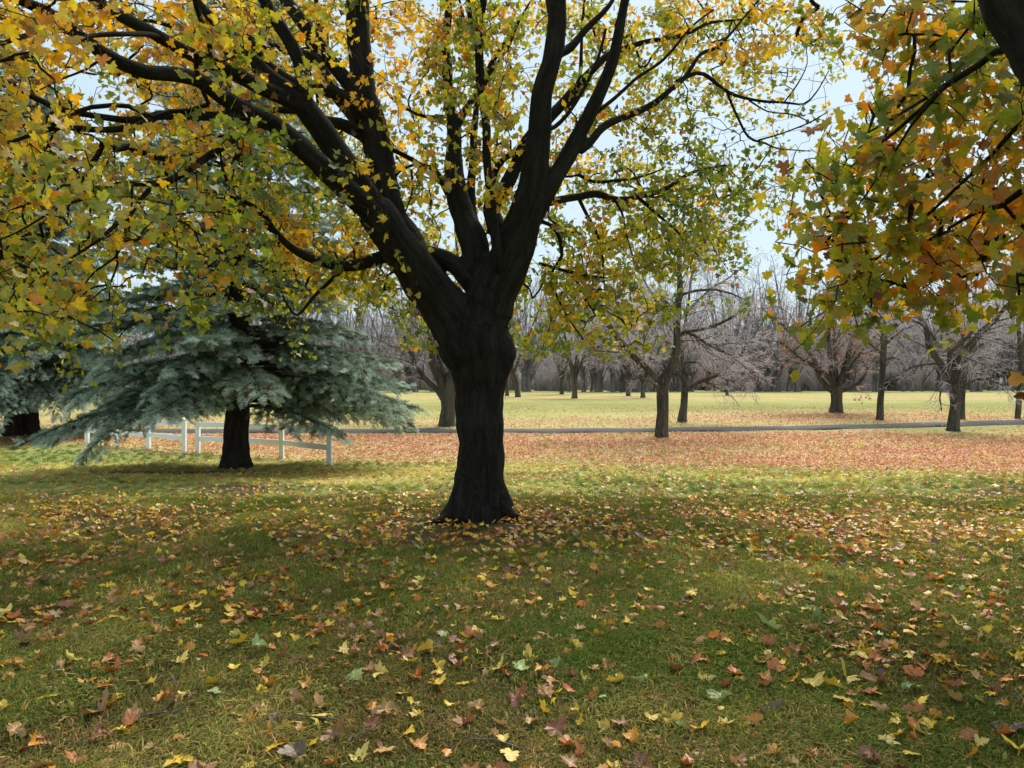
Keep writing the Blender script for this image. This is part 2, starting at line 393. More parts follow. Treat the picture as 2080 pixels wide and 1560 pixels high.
# ------------------------------------------------------------------ maple leaves
HALF = np.array([(.05, -.04), (.20, -.16), (.42, -.17), (.45, -.03), (.42, .06), (.56, .10), (.74, .27), (.60, .32), (.55, .42), (.36, .44), (.33, .54), (.38, .70), (.22, .74), (.12, .88)])
HI = np.vstack([[(0, 0)], HALF, [(0, 1.04)], HALF[::-1] * [-1, 1]])
LO_HALF = np.array([(.42, -.15), (.40, .06), (.72, .28), (.36, .43), (.34, .70)])
LO = np.vstack([[(0, 0)], LO_HALF, [(0, 1.02)], LO_HALF[::-1] * [-1, 1]])
CEN = np.array((0, .30))
def leaf_template(outline, curl=.2, fold=.15, wob=.05, seed=0, ring=False, petiole=True, asym=.0, roll=0., vary=1.):
    """unit leaf (about 1.4 wide): returns V, tris, vein value; petiole at the origin, tip along +Y"""
    r = np.random.default_rng(seed)
    o = outline.copy(); o[:, 0] *= 1 + asym * np.sign(o[:, 0]); n = len(o)
    th_ = np.arctan2(o[:, 1] - CEN[1], o[:, 0]); f1_, f2_ = r.uniform(0, 6.28, 2)
    o = CEN + (o - CEN) * (1 + r.uniform(-.09, .09, n) + vary * (.16 * np.sin(2 * th_ + f1_) + .13 * np.sin(3 * th_ + f2_)))[:, None]; o[0] = (0, 0)
    V2 = [CEN] ; F = []; vein = [1.0]
    if ring:
        V2 += list(CEN + (o - CEN) * .5) + list(o)
        vein += [0.5 if np.hypot(*(p - CEN)) > .5 else 0 for p in o] + [.55 if np.hypot(*(p - CEN)) > .55 else 0 for p in o]
        for i in range(n):
            j = (i + 1) % n
            F += [(0, 1 + j, 1 + i), (1 + i, 1 + j, 1 + n + j), (1 + i, 1 + n + j, 1 + n + i)]
    else:
        V2 += list(o); vein += [.5 if np.hypot(*(p - CEN)) > .5 else 0 for p in o]
        F = [(0, 1 + (i + 1) % n, 1 + i) for i in range(n)]
    V2 = np.array(V2); d = V2 - CEN; rr = np.hypot(d[:, 0], d[:, 1])
    z = -curl * rr ** 2 + fold * np.abs(V2[:, 0]) + wob * np.sin(7 * np.arctan2(d[:, 1], d[:, 0]) + seed) * rr + r.normal(0, wob * .5, len(V2)) * rr
    V = np.column_stack([V2, z])
    if roll:        # curl the blade like dry leaves do
        a = roll * V[:, 0]; x = np.where(np.abs(roll) > 1e-3, np.sin(a) / roll, V[:, 0]); V[:, 2] += (1 - np.cos(a)) / roll; V[:, 0] = x
    V[:, 2] -= V[:, 2].min() * .5
    vein = list(vein)
    if petiole:
        b = len(V); L = .8
        c = r.uniform(-.25, .25)
        pp = np.array([[0, .02, V[:, 2][1] + .0], [c * .4, -.4, .05], [c, -L, -.02]])
        w = .014
        add = []
        for q in pp: add += [q + [-w, 0, 0], q + [w, 0, 0], q + [0, 0, w * 1.6]]
        V = np.vstack([V, add]); vein += [1.0] * 9
        for k in range(2):
            for i in range(3):
                j = (i + 1) % 3; a = b + 3 * k
                F += [(a + i, a + j, a + 3 + j), (a + i, a + 3 + j, a + 3 + i)]
    return V, np.array(F), np.array(vein)

def rot_from(nrm, tip):
    """(n,3) normals and tips -> (n,3,3) with columns x, tip, normal"""
    z = nrm / np.linalg.norm(nrm, axis=1, keepdims=True)
    y = tip - z * np.sum(tip * z, 1, keepdims=True); y /= np.linalg.norm(y, axis=1, keepdims=True) + 1e-9
    x = np.cross(y, z)
    return np.stack([x, y, z], -1)
def bake_leaves(tpl_list, pos, Rm, size, tint, choose):
    Vs, Fs, Cs, off = [], [], [], 0
    for t, (V, F, _) in enumerate(tpl_list):
        k = np.where(choose == t)[0]
        if not len(k): continue
        W = np.einsum('nij,vj->nvi', Rm[k], V) * size[k][:, None, None] + pos[k][:, None]
        Vs.append(W.reshape(-1, 3)); Fs.append((F[None] + (np.arange(len(k)) * len(V))[:, None, None] + off).reshape(-1, 3))
        Cs.append(np.repeat(tint[k], len(V), 0)); off += len(k) * len(V)
    return np.concatenate(Vs), np.concatenate(Fs), np.concatenate(Cs)

# ------------------------------------------------------------------ maple builder
def rows(lst):
    """[(px, py, depth, width_px)] -> xyz + radius"""
    return np.array([[*P(a, b, d), w * d / FPX / 2] for a, b, d, w in lst])

def wander(r, amp, seed):
    q = r.copy(); n = len(q)
    for i in range(n):
        v = noise.noise_vector(Vector(q[i, :3]) * 1.7 + Vector((seed, 0, 0)))
        k = amp * min(1, i / 3) 
        q[i, :3] += np.array(v) * k * (.4 + q[i, 3] * 2)
        q[i, 3] *= 1 + .10 * noise.noise(Vector(q[i, :3]) * 5 + Vector((0, seed, 0)))
    return q

def wood_mesh(name, limbs, mat, voxel, extra=()):
    """thick wood: union of tubes, remeshed into one skin, with bark coordinates and ridges"""
    polys, sk, frames = [], [], []
    for li, r in enumerate(limbs):
        m = r[:, 3] > voxel * 1.7
        if m.sum() < 3: continue
        last = np.where(m)[0].max() + 1
        q = r[:last]
        polys.append((q[:, :3], q[:, 3]))
        T = np.gradient(q[:, :3], axis=0); T /= np.linalg.norm(T, axis=1, keepdims=True) + 1e-9
        ref = np.array([1., .3, 0]); sacc = 0; N = np.cross(T[0], ref); N /= np.linalg.norm(N)
        for i in range(len(q)):
            if i: sacc += np.linalg.norm(q[i, :3] - q[i - 1, :3])
            N = N - T[i] * N.dot(T[i]); N /= np.linalg.norm(N) + 1e-9
            sk.append(q[i]); frames.append((T[i], N, np.cross(T[i], N), sacc + li * 3.7))
    Vs, Fs, caps, off = [], [], [], 0
    for p, r in polys:
        V, F = tubes([(p, r)], 18)
        n = len(V); V = np.vstack([V, p[:1], p[-1:]])
        k = np.arange(18); k2 = (k + 1) % 18
        caps.append(np.stack([k2, k, np.full(18, n)], 1) + off)
        caps.append(np.stack([n - 18 + k, n - 18 + k2, np.full(18, n + 1)], 1) + off)
        Vs.append(V); Fs.append(F + off); off += len(V)
    me = mesh_np(name, np.concatenate(Vs), [np.concatenate(Fs), np.concatenate(caps)])
    tmp = bpy.data.objects.new('tmp_' + name, me); COL.objects.link(tmp)
    md = tmp.modifiers.new('r', 'REMESH'); md.mode = 'VOXEL'; md.voxel_size = voxel
    sm = tmp.modifiers.new('s', 'SMOOTH'); sm.iterations = 4; sm.factor = .5
    dg = bpy.context.evaluated_depsgraph_get()
    out = bpy.data.meshes.new_from_object(tmp.evaluated_get(dg))
    bpy.data.objects.remove(tmp)
    n = len(out.vertices); co = np.empty(n * 3, np.float32); out.vertices.foreach_get('co', co); co = co.reshape(-1, 3).astype(float)
    no = np.empty(n * 3, np.float32); out.vertices.foreach_get('normal', no); no = no.reshape(-1, 3)
    sk = np.array(sk)
    best = np.empty(n, int)
    for a in range(0, n, 4000):
        d = np.linalg.norm(co[a:a + 4000, None] - sk[None, :, :3], axis=2) - sk[None, :, 3]
        best[a:a + 4000] = d.argmin(1)
    FT = np.array([f[0] for f in frames]); FN = np.array([f[1] for f in frames]); FB = np.array([f[2] for f in frames]); FS = np.array([f[3] for f in frames])
    d = co - sk[best, :3]
    along = FS[best] + np.sum(d * FT[best], 1)
    bark = np.stack([np.sum(d * FN[best], 1), np.sum(d * FB[best], 1), along * .14], 1)
    rad = sk[best, 3]
    disp = np.array([abs(noise.noise(Vector(b) * 42)) * 1.0 + .35 * noise.noise(Vector(b) * 8) for b in bark])
    co += no * (disp * np.clip(rad * .035, .001, .011))[:, None]
    out.vertices.foreach_set('co', co.astype(np.float32).ravel())
    vec_attr(out, 'bark', bark)
    out.materials.clear(); out.materials.append(mat)
    out.polygons.foreach_set('use_smooth', np.ones(len(out.polygons), bool)); out.update(); out.name = name
    return out

def grow_twigs(limbs, targets, seed, sag=.05):
    """connect every target to the nearest wood by a thin, bent twig; returns polylines with radii and each target's end direction"""
    r = np.random.default_rng(seed)
    cap = 60000
    pos = np.zeros((cap, 3)); par = np.full(cap, -1, int); lim = np.full(cap, 9.); n = 0
    for L in limbs:
        for i, q in enumerate(L):
            if q[3] > .11 and i % 2: continue
            pos[n] = q[:3]; par[n] = n - 1 if i else -1; lim[n] = max(q[3] * .6, .004); n += 1
    n0 = n
    base = pos[:n0].copy()
    d0 = np.array([np.min(np.linalg.norm(base - t, axis=1)) for t in targets])
    order = np.argsort(d0)
    pen = np.where(lim[:n0] > .09, .55, 0.0)
    penal = np.zeros(cap); penal[:n0] = pen
    chains, ends = [], np.zeros((len(targets), 3))
    for t in order:
        tgt = targets[t]
        d = np.linalg.norm(pos[:n] - tgt, axis=1) + penal[:n]
        j = int(d.argmin()); a = pos[j]; v = tgt - a; L = np.linalg.norm(v)
        m = max(2, int(math.ceil(L / .16)))
        side = r.normal(0, 1, 3); side -= v * side.dot(v) / (L * L + 1e-9)
        bend = side * L * r.uniform(.02, .13) + np.array([0, 0, L * r.uniform(-.02, .14)])
        tt = (np.arange(1, m + 1) / m)[:, None]
        pts = a + v * tt + bend * np.sin(np.pi * tt) + r.normal(0, .012, (m, 3)) * (tt < 1)
        ids = [j]; prev = j
        for k in range(m):
            pos[n] = pts[k]; par[n] = prev; lim[n] = 9; penal[n] = 0.05; prev = n; ids.append(n); n += 1
        chains.append(ids); e = pos[n - 1] - pos[ids[-2]]; ends[t] = e / (np.linalg.norm(e) + 1e-9)
    cnt = np.zeros(n)
    for ids in chains: cnt[ids[-1]] += 1
    for i in range(n - 1, n0 - 1, -1):
        if par[i] >= 0: cnt[par[i]] += cnt[i]
    rad = .0026 * np.maximum(cnt, 1) ** .42
    polys = []
    for ids in chains:
        rr = rad[ids].copy(); rr[0] = min(lim[ids[0]], rr[1] * 1.15) if ids[0] < n0 else min(rr[0], rr[1] * 1.1)
        polys.append((pos[ids], np.maximum(rr, .0022)))
    return polys, ends

def cells(dens, cols0, depth_of, K, ref, seed, jit=40, clump=1.5):
    """cluster points from a table of how thick the leaves hang in each direction, each at a depth of its own"""
    r = np.random.default_rng(seed); out = []
    for ri, row in enumerate(dens):
        for ci, dch in enumerate(row):
            if dch in '. ': continue
            dd = int(dch)
            w = 0.0; want = dd * K * (1.0 if dd < 8 else 1.35)
            while w < want:
                D = r.uniform(*depth_of(ci + cols0, ri))
                q = P((ci + cols0 + .5) * 80 + r.uniform(-jit, jit) * 1.1, (ri + .5) * 80 + r.uniform(-jit, jit) * 1.1 - 6, D)
                if r.random() > min(1, max(.06, 0.42 + 2.8 * noise.noise(q * clump + Vector((seed, 0, 0))))): continue
                w += (ref / D) ** 2
                if w > want and r.random() > .5: break
                out.append(q)
    return np.array(out)

def ellipsoid(c, rad, n, seed, inframe_ok=False, zmin=2.3):
    r = np.random.default_rng(seed); out = []
    while len(out) < n:
        v = r.normal(0, 1, 3); v /= np.linalg.norm(v); p = np.array(c) + v * np.array(rad) * r.uniform(.35, 1) ** .5
        if p[2] < zmin: continue
        if p[1] > .3:
            x, y = proj(p)
            if -120 < x < 2200 and y > -70: continue
        out.append(p)
    return np.array(out)

def make_maple(name, label, base, limbs, targets, leaf_fn, seed, n_part, leaf_size, voxel, clus, group, bare=None):
    root = empty(name, base); tag(root, label, 'tree', group)
    inv = -np.array(base)
    def lk(nm, me, parent=root):
        o = link(nm, me, parent); return o
    L2 = [wander(catmull(l, .09), .05, 3.1 * i + seed) for i, l in enumerate(limbs)]
    for l in L2: l[:, :3] += inv
    tg = targets + inv
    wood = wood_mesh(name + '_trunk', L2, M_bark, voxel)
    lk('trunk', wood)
    nt = len(tg)
    if bare is not None: tg = np.vstack([tg, bare + inv])
    polys, ends = grow_twigs(L2, tg, seed)
    thin = []
    for l in L2:
        m = l[:, 3] < voxel * 2.6
        if m.sum() >= 2:
            i0 = max(0, np.where(m)[0].min() - 2)
            q = l[i0:]; thin.append((q[:, :3], np.maximum(q[:, 3], .003)))
    V1, F1 = tubes(thin, 8) if thin else (np.zeros((0, 3)), np.zeros((0, 4), int))
    V2_, F2 = tubes(polys, 4)
    me = mesh_np(name + '_branches', np.vstack([V1, V2_]), [np.vstack([F1, F2 + len(V1)])], [M_twig], True)
    lk('branches', me)
    # leaves
    r = np.random.default_rng(seed + 5)
    nl = r.integers(clus[0], clus[1] + 1, len(tg)); nl[nt:] = (r.random(len(tg) - nt) < .25).astype(int); rep = np.repeat(np.arange(len(tg)), nl); n = len(rep)
    off = r.normal(0, 1, (n, 3)); off /= np.linalg.norm(off, axis=1, keepdims=True); off *= (r.uniform(.03, .17, (n, 1)))
    off[:, 2] -= .03
    off -= ends[rep] * r.uniform(0, .22, (n, 1))
    pos = tg[rep] + off
    out_dir = off + ends[rep] * .08; out_dir[:, 2] -= .08
    nrm = r.normal(0, 1, (n, 3)) * np.array([1, 1, .55]) + np.array([0, 0, .30])
    tip = out_dir + r.normal(0, .05, (n, 3)) + np.array([0, 0, -.10])
    Rm = rot_from(nrm, tip)
    size = leaf_size * r.uniform(.62, 1.15, n) * np.where(r.random(n) < .12, .6, 1)
    wp = pos - inv
    tint = leaf_fn(wp, r)
    D = wp[:, 1]; sx = CX + FPX * wp[:, 0] / np.maximum(D, .2); sy = CY - FPX * (wp[:, 2] - EYE) / np.maximum(D, .2)
    inside = (D > 1) & (sx > 5) & (sx < 2075) & (sy > 5) & (sy < 1550)
    rank = np.argsort(np.where(inside, D / size, 1e9)); part = rank[:n_part]
    rest = np.ones(n, bool); rest[part] = False
    hi = [leaf_template(HI, .22, .12, .06, i) for i in range(4)] 
    lo = [leaf_template(LO, .22, .12, .05, 10 + i, petiole=False) for i in range(3)]
    near = inside & (D < 7.5)
    ch = np.where(near, r.integers(0, 4, n), 4 + r.integers(0, 3, n))
    k = np.where(rest)[0]
    V, F, C = bake_leaves(hi + lo, pos[k], Rm[k], size[k], tint[k], ch[k])
    me = mesh_np(name + '_foliage', V, [F], [M_leaf]); color_attr(me, 'tint', C)
    tag(lk('foliage', me), kind='stuff')
    # the leaves that show largest, one object each, sharing meshes per shape and colour
    nb = 14
    from_c = tint[part]; cb = np.argsort(from_c[:, 0] / (from_c[:, 1] + 1e-3))
    bucket = np.empty(len(part), int); bucket[cb] = np.arange(len(part)) * nb // len(part)
    cache = {}
    for q, i in enumerate(part):
        key = (int(i) % 4, int(bucket[q]))
        if key not in cache:
            Vt, Ft, _ = leaf_template(HI, .22, .12, .06, key[0])
            mt = mesh_np('leaf', Vt, [Ft], [M_leaf]); color_attr(mt, 'tint', np.repeat(from_c[bucket == key[1]].mean(0)[None], len(Vt), 0)); cache[key] = mt
        o = lk('leaf', cache[key])
        M = Matrix(Rm[i].tolist()).to_4x4(); M = Matrix.Translation(Vector(pos[i])) @ M @ Matrix.Scale(float(size[i]), 4)
        o.matrix_basis = M
    return root

# main maple, traced limb by limb: (photo x, photo y, distance, width)
trunk = [(968, 1064, 9.0, 128), (969, 1035, 9.0, 118), (971, 1000, 9.0, 106), (973, 950, 9.0, 97), (975, 900, 9.0, 93), (976, 850, 9.0, 95), (974, 800, 9.0, 103), (971, 760, 9.0, 113), (967, 725, 9.0, 126), (962, 695, 9.0, 132), (968, 665, 9.0, 118)]
roots = [[(955, 1010, 8.95, 40), (915, 1050, 8.8, 22), (868, 1066, 8.62, 12), (820, 1076, 8.5, 5)], [(1005, 1010, 8.95, 36), (1040, 1046, 8.84, 18), (1075, 1060, 8.74, 7)], [(985, 1020, 8.8, 30), (990, 1070, 8.55, 12), (1004, 1090, 8.4, 5)], [(950, 970, 9.0, 44), (930, 1012, 8.94, 38), (908, 1042, 8.88, 28), (880, 1060, 8.83, 10)], [(1000, 970, 9.0, 44), (1018, 1010, 8.96, 36), (1034, 1036, 8.92, 26), (1056, 1052, 8.9, 10)],
         [(962, 960, 8.9, 60), (950, 1030, 8.76, 44), (942, 1062, 8.66, 22), (936, 1076, 8.58, 8)], [(990, 970, 8.9, 50), (998, 1035, 8.78, 30), (1004, 1058, 8.7, 10)], [(970, 985, 9.2, 60), (940, 1030, 9.35, 40), (915, 1042, 9.5, 16)], [(985, 985, 9.2, 60), (1015, 1025, 9.35, 36), (1030, 1035, 9.5, 12)]]
A = [(960, 715, 9.0, 118), (925, 662, 8.95, 108), (893, 620, 8.88, 95), (862, 575, 8.78, 88), (825, 515, 8.62, 80), (790, 465, 8.48, 76), (758, 425, 8.36, 72)]
A1 = [(790, 462, 8.48, 64), (745, 400, 8.3, 58), (700, 335, 8.12, 53), (665, 282, 8.0, 50), (635, 238, 7.9, 48), (612, 205, 7.82, 44)]
A1v = [(622, 222, 7.85, 40), (617, 180, 7.78, 30), (609, 130, 7.7, 28), (586, 80, 7.6, 28), (556, 33, 7.5, 27), (532, -15, 7.4, 25), (495, -120, 7.2, 20), (450, -260, 7, 14), (400, -420, 6.8, 6)]
A1a = [(625, 222, 7.85, 40), (590, 203, 7.75, 36), (545, 186, 7.6, 33), (500, 165, 7.4, 31), (440, 135, 7.2, 29), (380, 107, 7.0, 27), (310, 68, 6.8, 26), (250, 38, 6.6, 25), (195, 5, 6.4, 24), (120, -45, 6.1, 20), (20, -110, 5.8, 14), (-120, -170, 5.5, 6)]
A2 = [(800, 475, 8.5, 56), (755, 430, 8.3, 50), (700, 382, 7.95, 46), (640, 322, 7.7, 42), (572, 264, 7.45, 38), (508, 233, 7.2, 36), (450, 196, 7.0, 33), (405, 163, 6.8, 31), (350, 150, 6.6, 30), (300, 147, 6.4, 29), (255, 133, 6.25, 28), (205, 108, 6.1, 27), (155, 70, 5.9, 26), (110, 34, 5.7, 24), (50, 5, 5.5, 21), (-30, -20, 5.2, 16), (-170, -60, 4.9, 6)]
Dl = [(628, 222, 7.85, 38), (596, 192, 7.8, 35), (556, 165, 7.7, 33), (520, 132, 7.6, 32), (486, 95, 7.5, 31), (455, 60, 7.4, 28), (430, 34, 7.35, 22), (402, 2, 7.3, 18), (380, -50, 7.2, 14), (350, -140, 7, 6)]
E = [(905, 600, 9.3, 60), (862, 535, 9.42, 58), (822, 480, 9.48, 58), (793, 425, 9.5, 58), (772, 336, 9.5, 58), (755, 240, 9.5, 53), (736, 160, 9.5, 47), (727, 67, 9.5, 49), (725, 0, 9.5, 47), (722, -80, 9.4, 42), (710, -200, 9.3, 32), (690, -350, 9.2, 22), (670, -520, 9.1, 8)]
E1 = [(760, 285, 9.5, 34), (730, 268, 9.4, 28), (690, 250, 9.2, 24), (655, 245, 9.0, 20), (600, 225, 8.7, 15), (548, 228, 8.5, 14), (520, 240, 8.3, 12), (490, 265, 8.1, 9), (440, 280, 7.9, 5)]
E1b = [(750, 232, 9.4, 34), (700, 198, 9.3, 27), (650, 180, 9.15, 24), (600, 172, 9.0, 24), (555, 142, 8.85, 22), (520, 98, 8.7, 18), (492, 50, 8.6, 14), (470, -10, 8.5, 10), (450, -90, 8.4, 5)]
E2 = [(758, 250, 9.5, 36), (725, 195, 9.4, 32), (690, 150, 9.3, 30), (660, 112, 9.2, 29), (636, 78, 9.1, 29), (606, 34, 9.0, 28), (579, -5, 9.0, 26), (540, -80, 8.9, 19), (490, -190, 8.7, 7)]
E3 = [(735, 250, 9.6, 32), (700, 210, 9.75, 28), (672, 172, 9.85, 25), (645, 128, 9.9, 22), (605, 108, 9.9, 20), (560, 98, 9.9, 19), (515, 93, 9.9, 18), (470, 82, 9.9, 16), (435, 68, 9.9, 15), (375, 60, 9.9, 12), (310, 42, 9.8, 8), (240, 40, 9.7, 4)]
E4 = [(640, 120, 9.9, 12), (650, 70, 10, 11), (642, 20, 10, 10), (640, -60, 10, 6)]
Fl = [(960, 575, 9.1, 44), (935, 548, 9.25, 40), (900, 524, 9.35, 34), (860, 512, 9.4, 31), (815, 512, 9.4, 29), (772, 521, 9.4, 27), (735, 536, 9.3, 26), (700, 543, 9.2, 25), (661, 535, 9.1, 22), (605, 510, 9.0, 17), (576, 491, 8.9, 15), (554, 468, 8.85, 13), (539, 441, 8.8, 11), (520, 422, 8.7, 10), (494, 408, 8.6, 9), (472, 384, 8.5, 8), (453, 346, 8.4, 6), (447, 310, 8.3, 4)]
F2 = [(537, 437, 8.8, 8), (500, 430, 8.6, 7), (460, 428, 8.4, 6), (400, 431, 8.1, 4), (350, 440, 7.9, 3)]
F3 = [(496, 408, 8.6, 7), (445, 392, 8.4, 6), (400, 382, 8.2, 5), (340, 385, 8, 3)]
F4 = [(700, 543, 9.2, 10), (640, 600, 9.0, 7), (600, 640, 8.9, 5), (570, 600, 8.8, 3)]
G = [(540, 248, 7.3, 18), (505, 258, 7.15, 17), (480, 277, 7.0, 17), (454, 296, 6.9, 16), (404, 330, 6.8, 15), (346, 367, 6.65, 14), (315, 374, 6.55, 12), (278, 375, 6.5, 10), (239, 375, 6.4, 9), (220, 384, 6.35, 8), (189, 401, 6.3, 7), (142, 415, 6.15, 6), (94, 436, 6, 5), (31, 472, 5.8, 4), (-30, 500, 5.6, 3)]
G2 = [(318, 373, 6.55, 10), (300, 388, 6.45, 10), (283, 406, 6.4, 9), (265, 431, 6.3, 9), (233, 456, 6.2, 8), (205, 485, 6.1, 7), (173, 507, 6, 6), (126, 535, 5.85, 5), (79, 567, 5.7, 4), (20, 600, 5.5, 3)]
G3 = [(263, 433, 6.3, 7), (252, 482, 6.25, 6), (233, 522, 6.2, 5), (189, 551, 6.1, 4), (160, 590, 6, 3)]
G4 = [(268, 376, 6.5, 5), (267, 420, 6.5, 5), (262, 470, 6.45, 4)]
Lh = [(545, 240, 7.3, 22), (500, 236, 7.2, 20), (440, 238, 7.0, 19), (380, 238, 6.8, 19), (330, 235, 6.6, 19), (300, 240, 6.5, 17), (262, 246, 6.4, 15), (192, 239, 6.2, 13), (135, 227, 6.0, 13), (96, 212, 5.9, 13), (58, 194, 5.75, 12), (19, 172, 5.6, 11), (-40, 140, 5.4, 8), (-120, 120, 5.2, 4)]
Lh2 = [(315, 238, 6.55, 15), (282, 255, 6.4, 14), (231, 263, 6.3, 12), (173, 262, 6.1, 12), (125, 260, 5.95, 11), (77, 273, 5.8, 9), (38, 286, 5.7, 7), (-30, 300, 5.5, 4)]
Lh3 = [(150, 262, 6.0, 8), (87, 254, 5.8, 8), (40, 252, 5.7, 8), (0, 242, 5.6, 7), (-60, 230, 5.4, 4)]
Aq = [(320, 74, 6.8, 12), (260, 67, 6.3, 10), (192, 72, 6, 9), (154, 83, 5.8, 9), (115, 104, 5.6, 8), (58, 115, 5.4, 8), (0, 123, 5.2, 7), (-80, 140, 5, 4)]
Aq2 = [(160, 72, 5.9, 14), (125, 62, 5.75, 12), (86, 65, 5.6, 11), (38, 75, 5.4, 10), (0, 87, 5.3, 8), (-60, 100, 5.1, 4)]
Aq3 = [(210, 116, 6.1, 6), (175, 140, 6.0, 5), (130, 157, 5.9, 4), (77, 180, 5.7, 3)]
U = [(966, 700, 9.0, 112), (982, 655, 9.0, 98), (992, 615, 9.0, 92), (999, 580, 9.05, 88), (1000, 545, 9.1, 70), (1000, 515, 9.12, 40)]
B = [(988, 640, 9.1, 80), (981, 600, 9.12, 70), (972, 550, 9.2, 60), (967, 505, 9.28, 56), (946, 454, 9.38, 52), (927, 387, 9.5, 43), (922, 337, 9.6, 38), (921, 269, 9.7, 28), (912, 202, 9.8, 23), (909, 135, 9.9, 20), (905, 94, 10, 19), (909, 34, 10, 17), (905, -60, 10, 13), (900, -220, 10, 5)]
B1 = [(912, 395, 9.5, 16), (896, 365, 9.5, 13), (882, 341, 9.5, 12), (858, 337, 9.5, 11), (835, 323, 9.5, 10), (801, 306, 9.5, 9), (770, 290, 9.5, 9)]
B1b = [(850, 332, 9.5, 6), (815, 345, 9.5, 6), (800, 370, 9.5, 5), (790, 410, 9.5, 3)]
B1c = [(836, 345, 9.5, 5), (838, 390, 9.4, 4), (825, 430, 9.3, 3)]
B2 = [(968, 480, 9.6, 24), (957, 421, 9.75, 20), (959, 337, 9.9, 17), (964, 269, 10, 15), (969, 219, 10.1, 12), (975, 120, 10.2, 9), (970, 0, 10.2, 6)]
B3 = [(922, 290, 9.7, 20), (930, 255, 9.75, 16), (949, 219, 9.8, 14), (969, 188, 9.9, 12), (993, 141, 10, 11), (1027, 84, 10.1, 9), (1047, 57, 10.2, 7), (1080, 0, 10.3, 4)]
B4 = [(915, 235, 9.8, 9), (880, 238, 9.8, 8), (845, 232, 9.8, 7), (800, 205, 9.7, 5), (780, 180, 9.7, 3)]
C = [(995, 640, 9, 88), (1008, 590, 9, 94), (1030, 538, 8.95, 90), (1053, 485, 8.9, 80), (1072, 421, 8.85, 70), (1087, 337, 8.8, 54), (1094, 269, 8.8, 47), (1104, 185, 8.75, 43), (1122, 111, 8.7, 40), (1131, 50, 8.7, 40), (1128, 0, 8.7, 42), (1125, -80, 8.6, 34), (1110, -250, 8.5, 22), (1090, -470, 8.4, 8)]
C0 = [(1014, 545, 8.75, 30), (1010, 505, 8.68, 22), (997, 404, 8.6, 18), (990, 320, 8.6, 17), (989, 262, 8.6, 18), (979, 202, 8.6, 17), (973, 135, 8.55, 18), (973, 84, 8.5, 18), (976, 34, 8.5, 17), (986, -20, 8.4, 14), (1000, -140, 8.3, 6)]
C0f = [(973, 100, 8.5, 13), (962, 62, 8.45, 11), (952, 0, 8.4, 9), (945, -80, 8.3, 5)]
C0g = [(977, 190, 8.6, 7), (995, 150, 8.6, 7), (1030, 100, 8.6, 6), (1050, 60, 8.6, 4)]
C1 = [(1118, 118, 8.7, 26), (1140, 106, 8.8, 20), (1160, 96, 8.9, 17), (1190, 62, 9, 14), (1229, 20, 9.1, 11), (1248, -10, 9.2, 9), (1280, -80, 9.3, 5)]
C2 = [(1096, 250, 8.85, 10), (1118, 262, 8.95, 9), (1150, 236, 9.1, 9), (1180, 190, 9.2, 8), (1215, 120, 9.3, 7), (1230, 60, 9.4, 5)]
H = [(1078, 440, 8.9, 52), (1117, 377, 8.9, 40), (1161, 303, 8.9, 34), (1188, 252, 8.9, 31), (1215, 195, 8.9, 28), (1242, 128, 8.9, 24), (1259, 67, 8.9, 21), (1269, 0, 8.9, 18), (1280, -90, 8.9, 13), (1290, -230, 8.9, 5)]
H1 = [(1176, 305, 8.95, 22), (1200, 288, 9, 18), (1229, 260, 9.1, 16), (1279, 232, 9.3, 14), (1330, 209, 9.5, 13), (1363, 180, 9.6, 11), (1385, 162, 9.7, 10), (1424, 111, 9.9, 8), (1457, 97, 10, 7), (1498, 54, 10.2, 5), (1535, 5, 10.4, 4), (1570, -40, 10.5, 3)]
H1a = [(1376, 166, 9.7, 10), (1402, 153, 9.75, 9), (1430, 151, 9.8, 8), (1481, 188, 10, 7), (1531, 202, 10.2, 6), (1592, 209, 10.4, 5), (1632, 212, 10.5, 4), (1659, 188, 10.5, 3), (1683, 145, 10.6, 2)]
H1b = [(1475, 182, 10, 6), (1498, 236, 10.1, 5), (1521, 276, 10.2, 5), (1555, 290, 10.3, 4), (1582, 303, 10.4, 3), (1646, 306, 10.5, 2)]
H1c = [(1592, 209, 10.4, 3), (1620, 170, 10.4, 3), (1640, 130, 10.4, 2), (1636, 90, 10.4, 2)]
H1d = [(1540, 285, 10.2, 4), (1590, 270, 10.2, 3), (1640, 250, 10.2, 3), (1680, 225, 10.2, 2)]
H1e = [(1521, 204, 10.2, 4), (1560, 225, 10.2, 3), (1610, 232, 10.2, 3), (1650, 250, 10.2, 2)]
H2 = [(1195, 240, 8.9, 9), (1230, 215, 9, 8), (1290, 160, 9.2, 7), (1350, 120, 9.4, 6), (1400, 60, 9.6, 5), (1450, 20, 9.7, 3)]
I = [(1010, 470, 9.3, 40), (1000, 418, 9.45, 34), (1026, 380, 9.5, 31), (1047, 337, 9.55, 28), (1072, 284, 9.6, 26), (1128, 229, 9.7, 22), (1161, 192, 9.8, 20), (1195, 155, 9.9, 17), (1229, 118, 10, 14), (1262, 101, 10.1, 12), (1313, 84, 10.3, 10), (1390, 72, 10.6, 8), (1440, 48, 10.8, 6), (1500, 40, 11, 4), (1560, 25, 11.2, 3)]
I2 = [(1128, 229, 9.7, 10), (1170, 200, 9.7, 9), (1178, 150, 9.7, 8), (1182, 60, 9.7, 6), (1190, -30, 9.7, 4)]
I3 = [(1008, 400, 9.5, 14), (1003, 355, 9.5, 13), (1027, 320, 9.45, 12), (1064, 306, 9.3, 11), (1085, 300, 9.0, 10)]
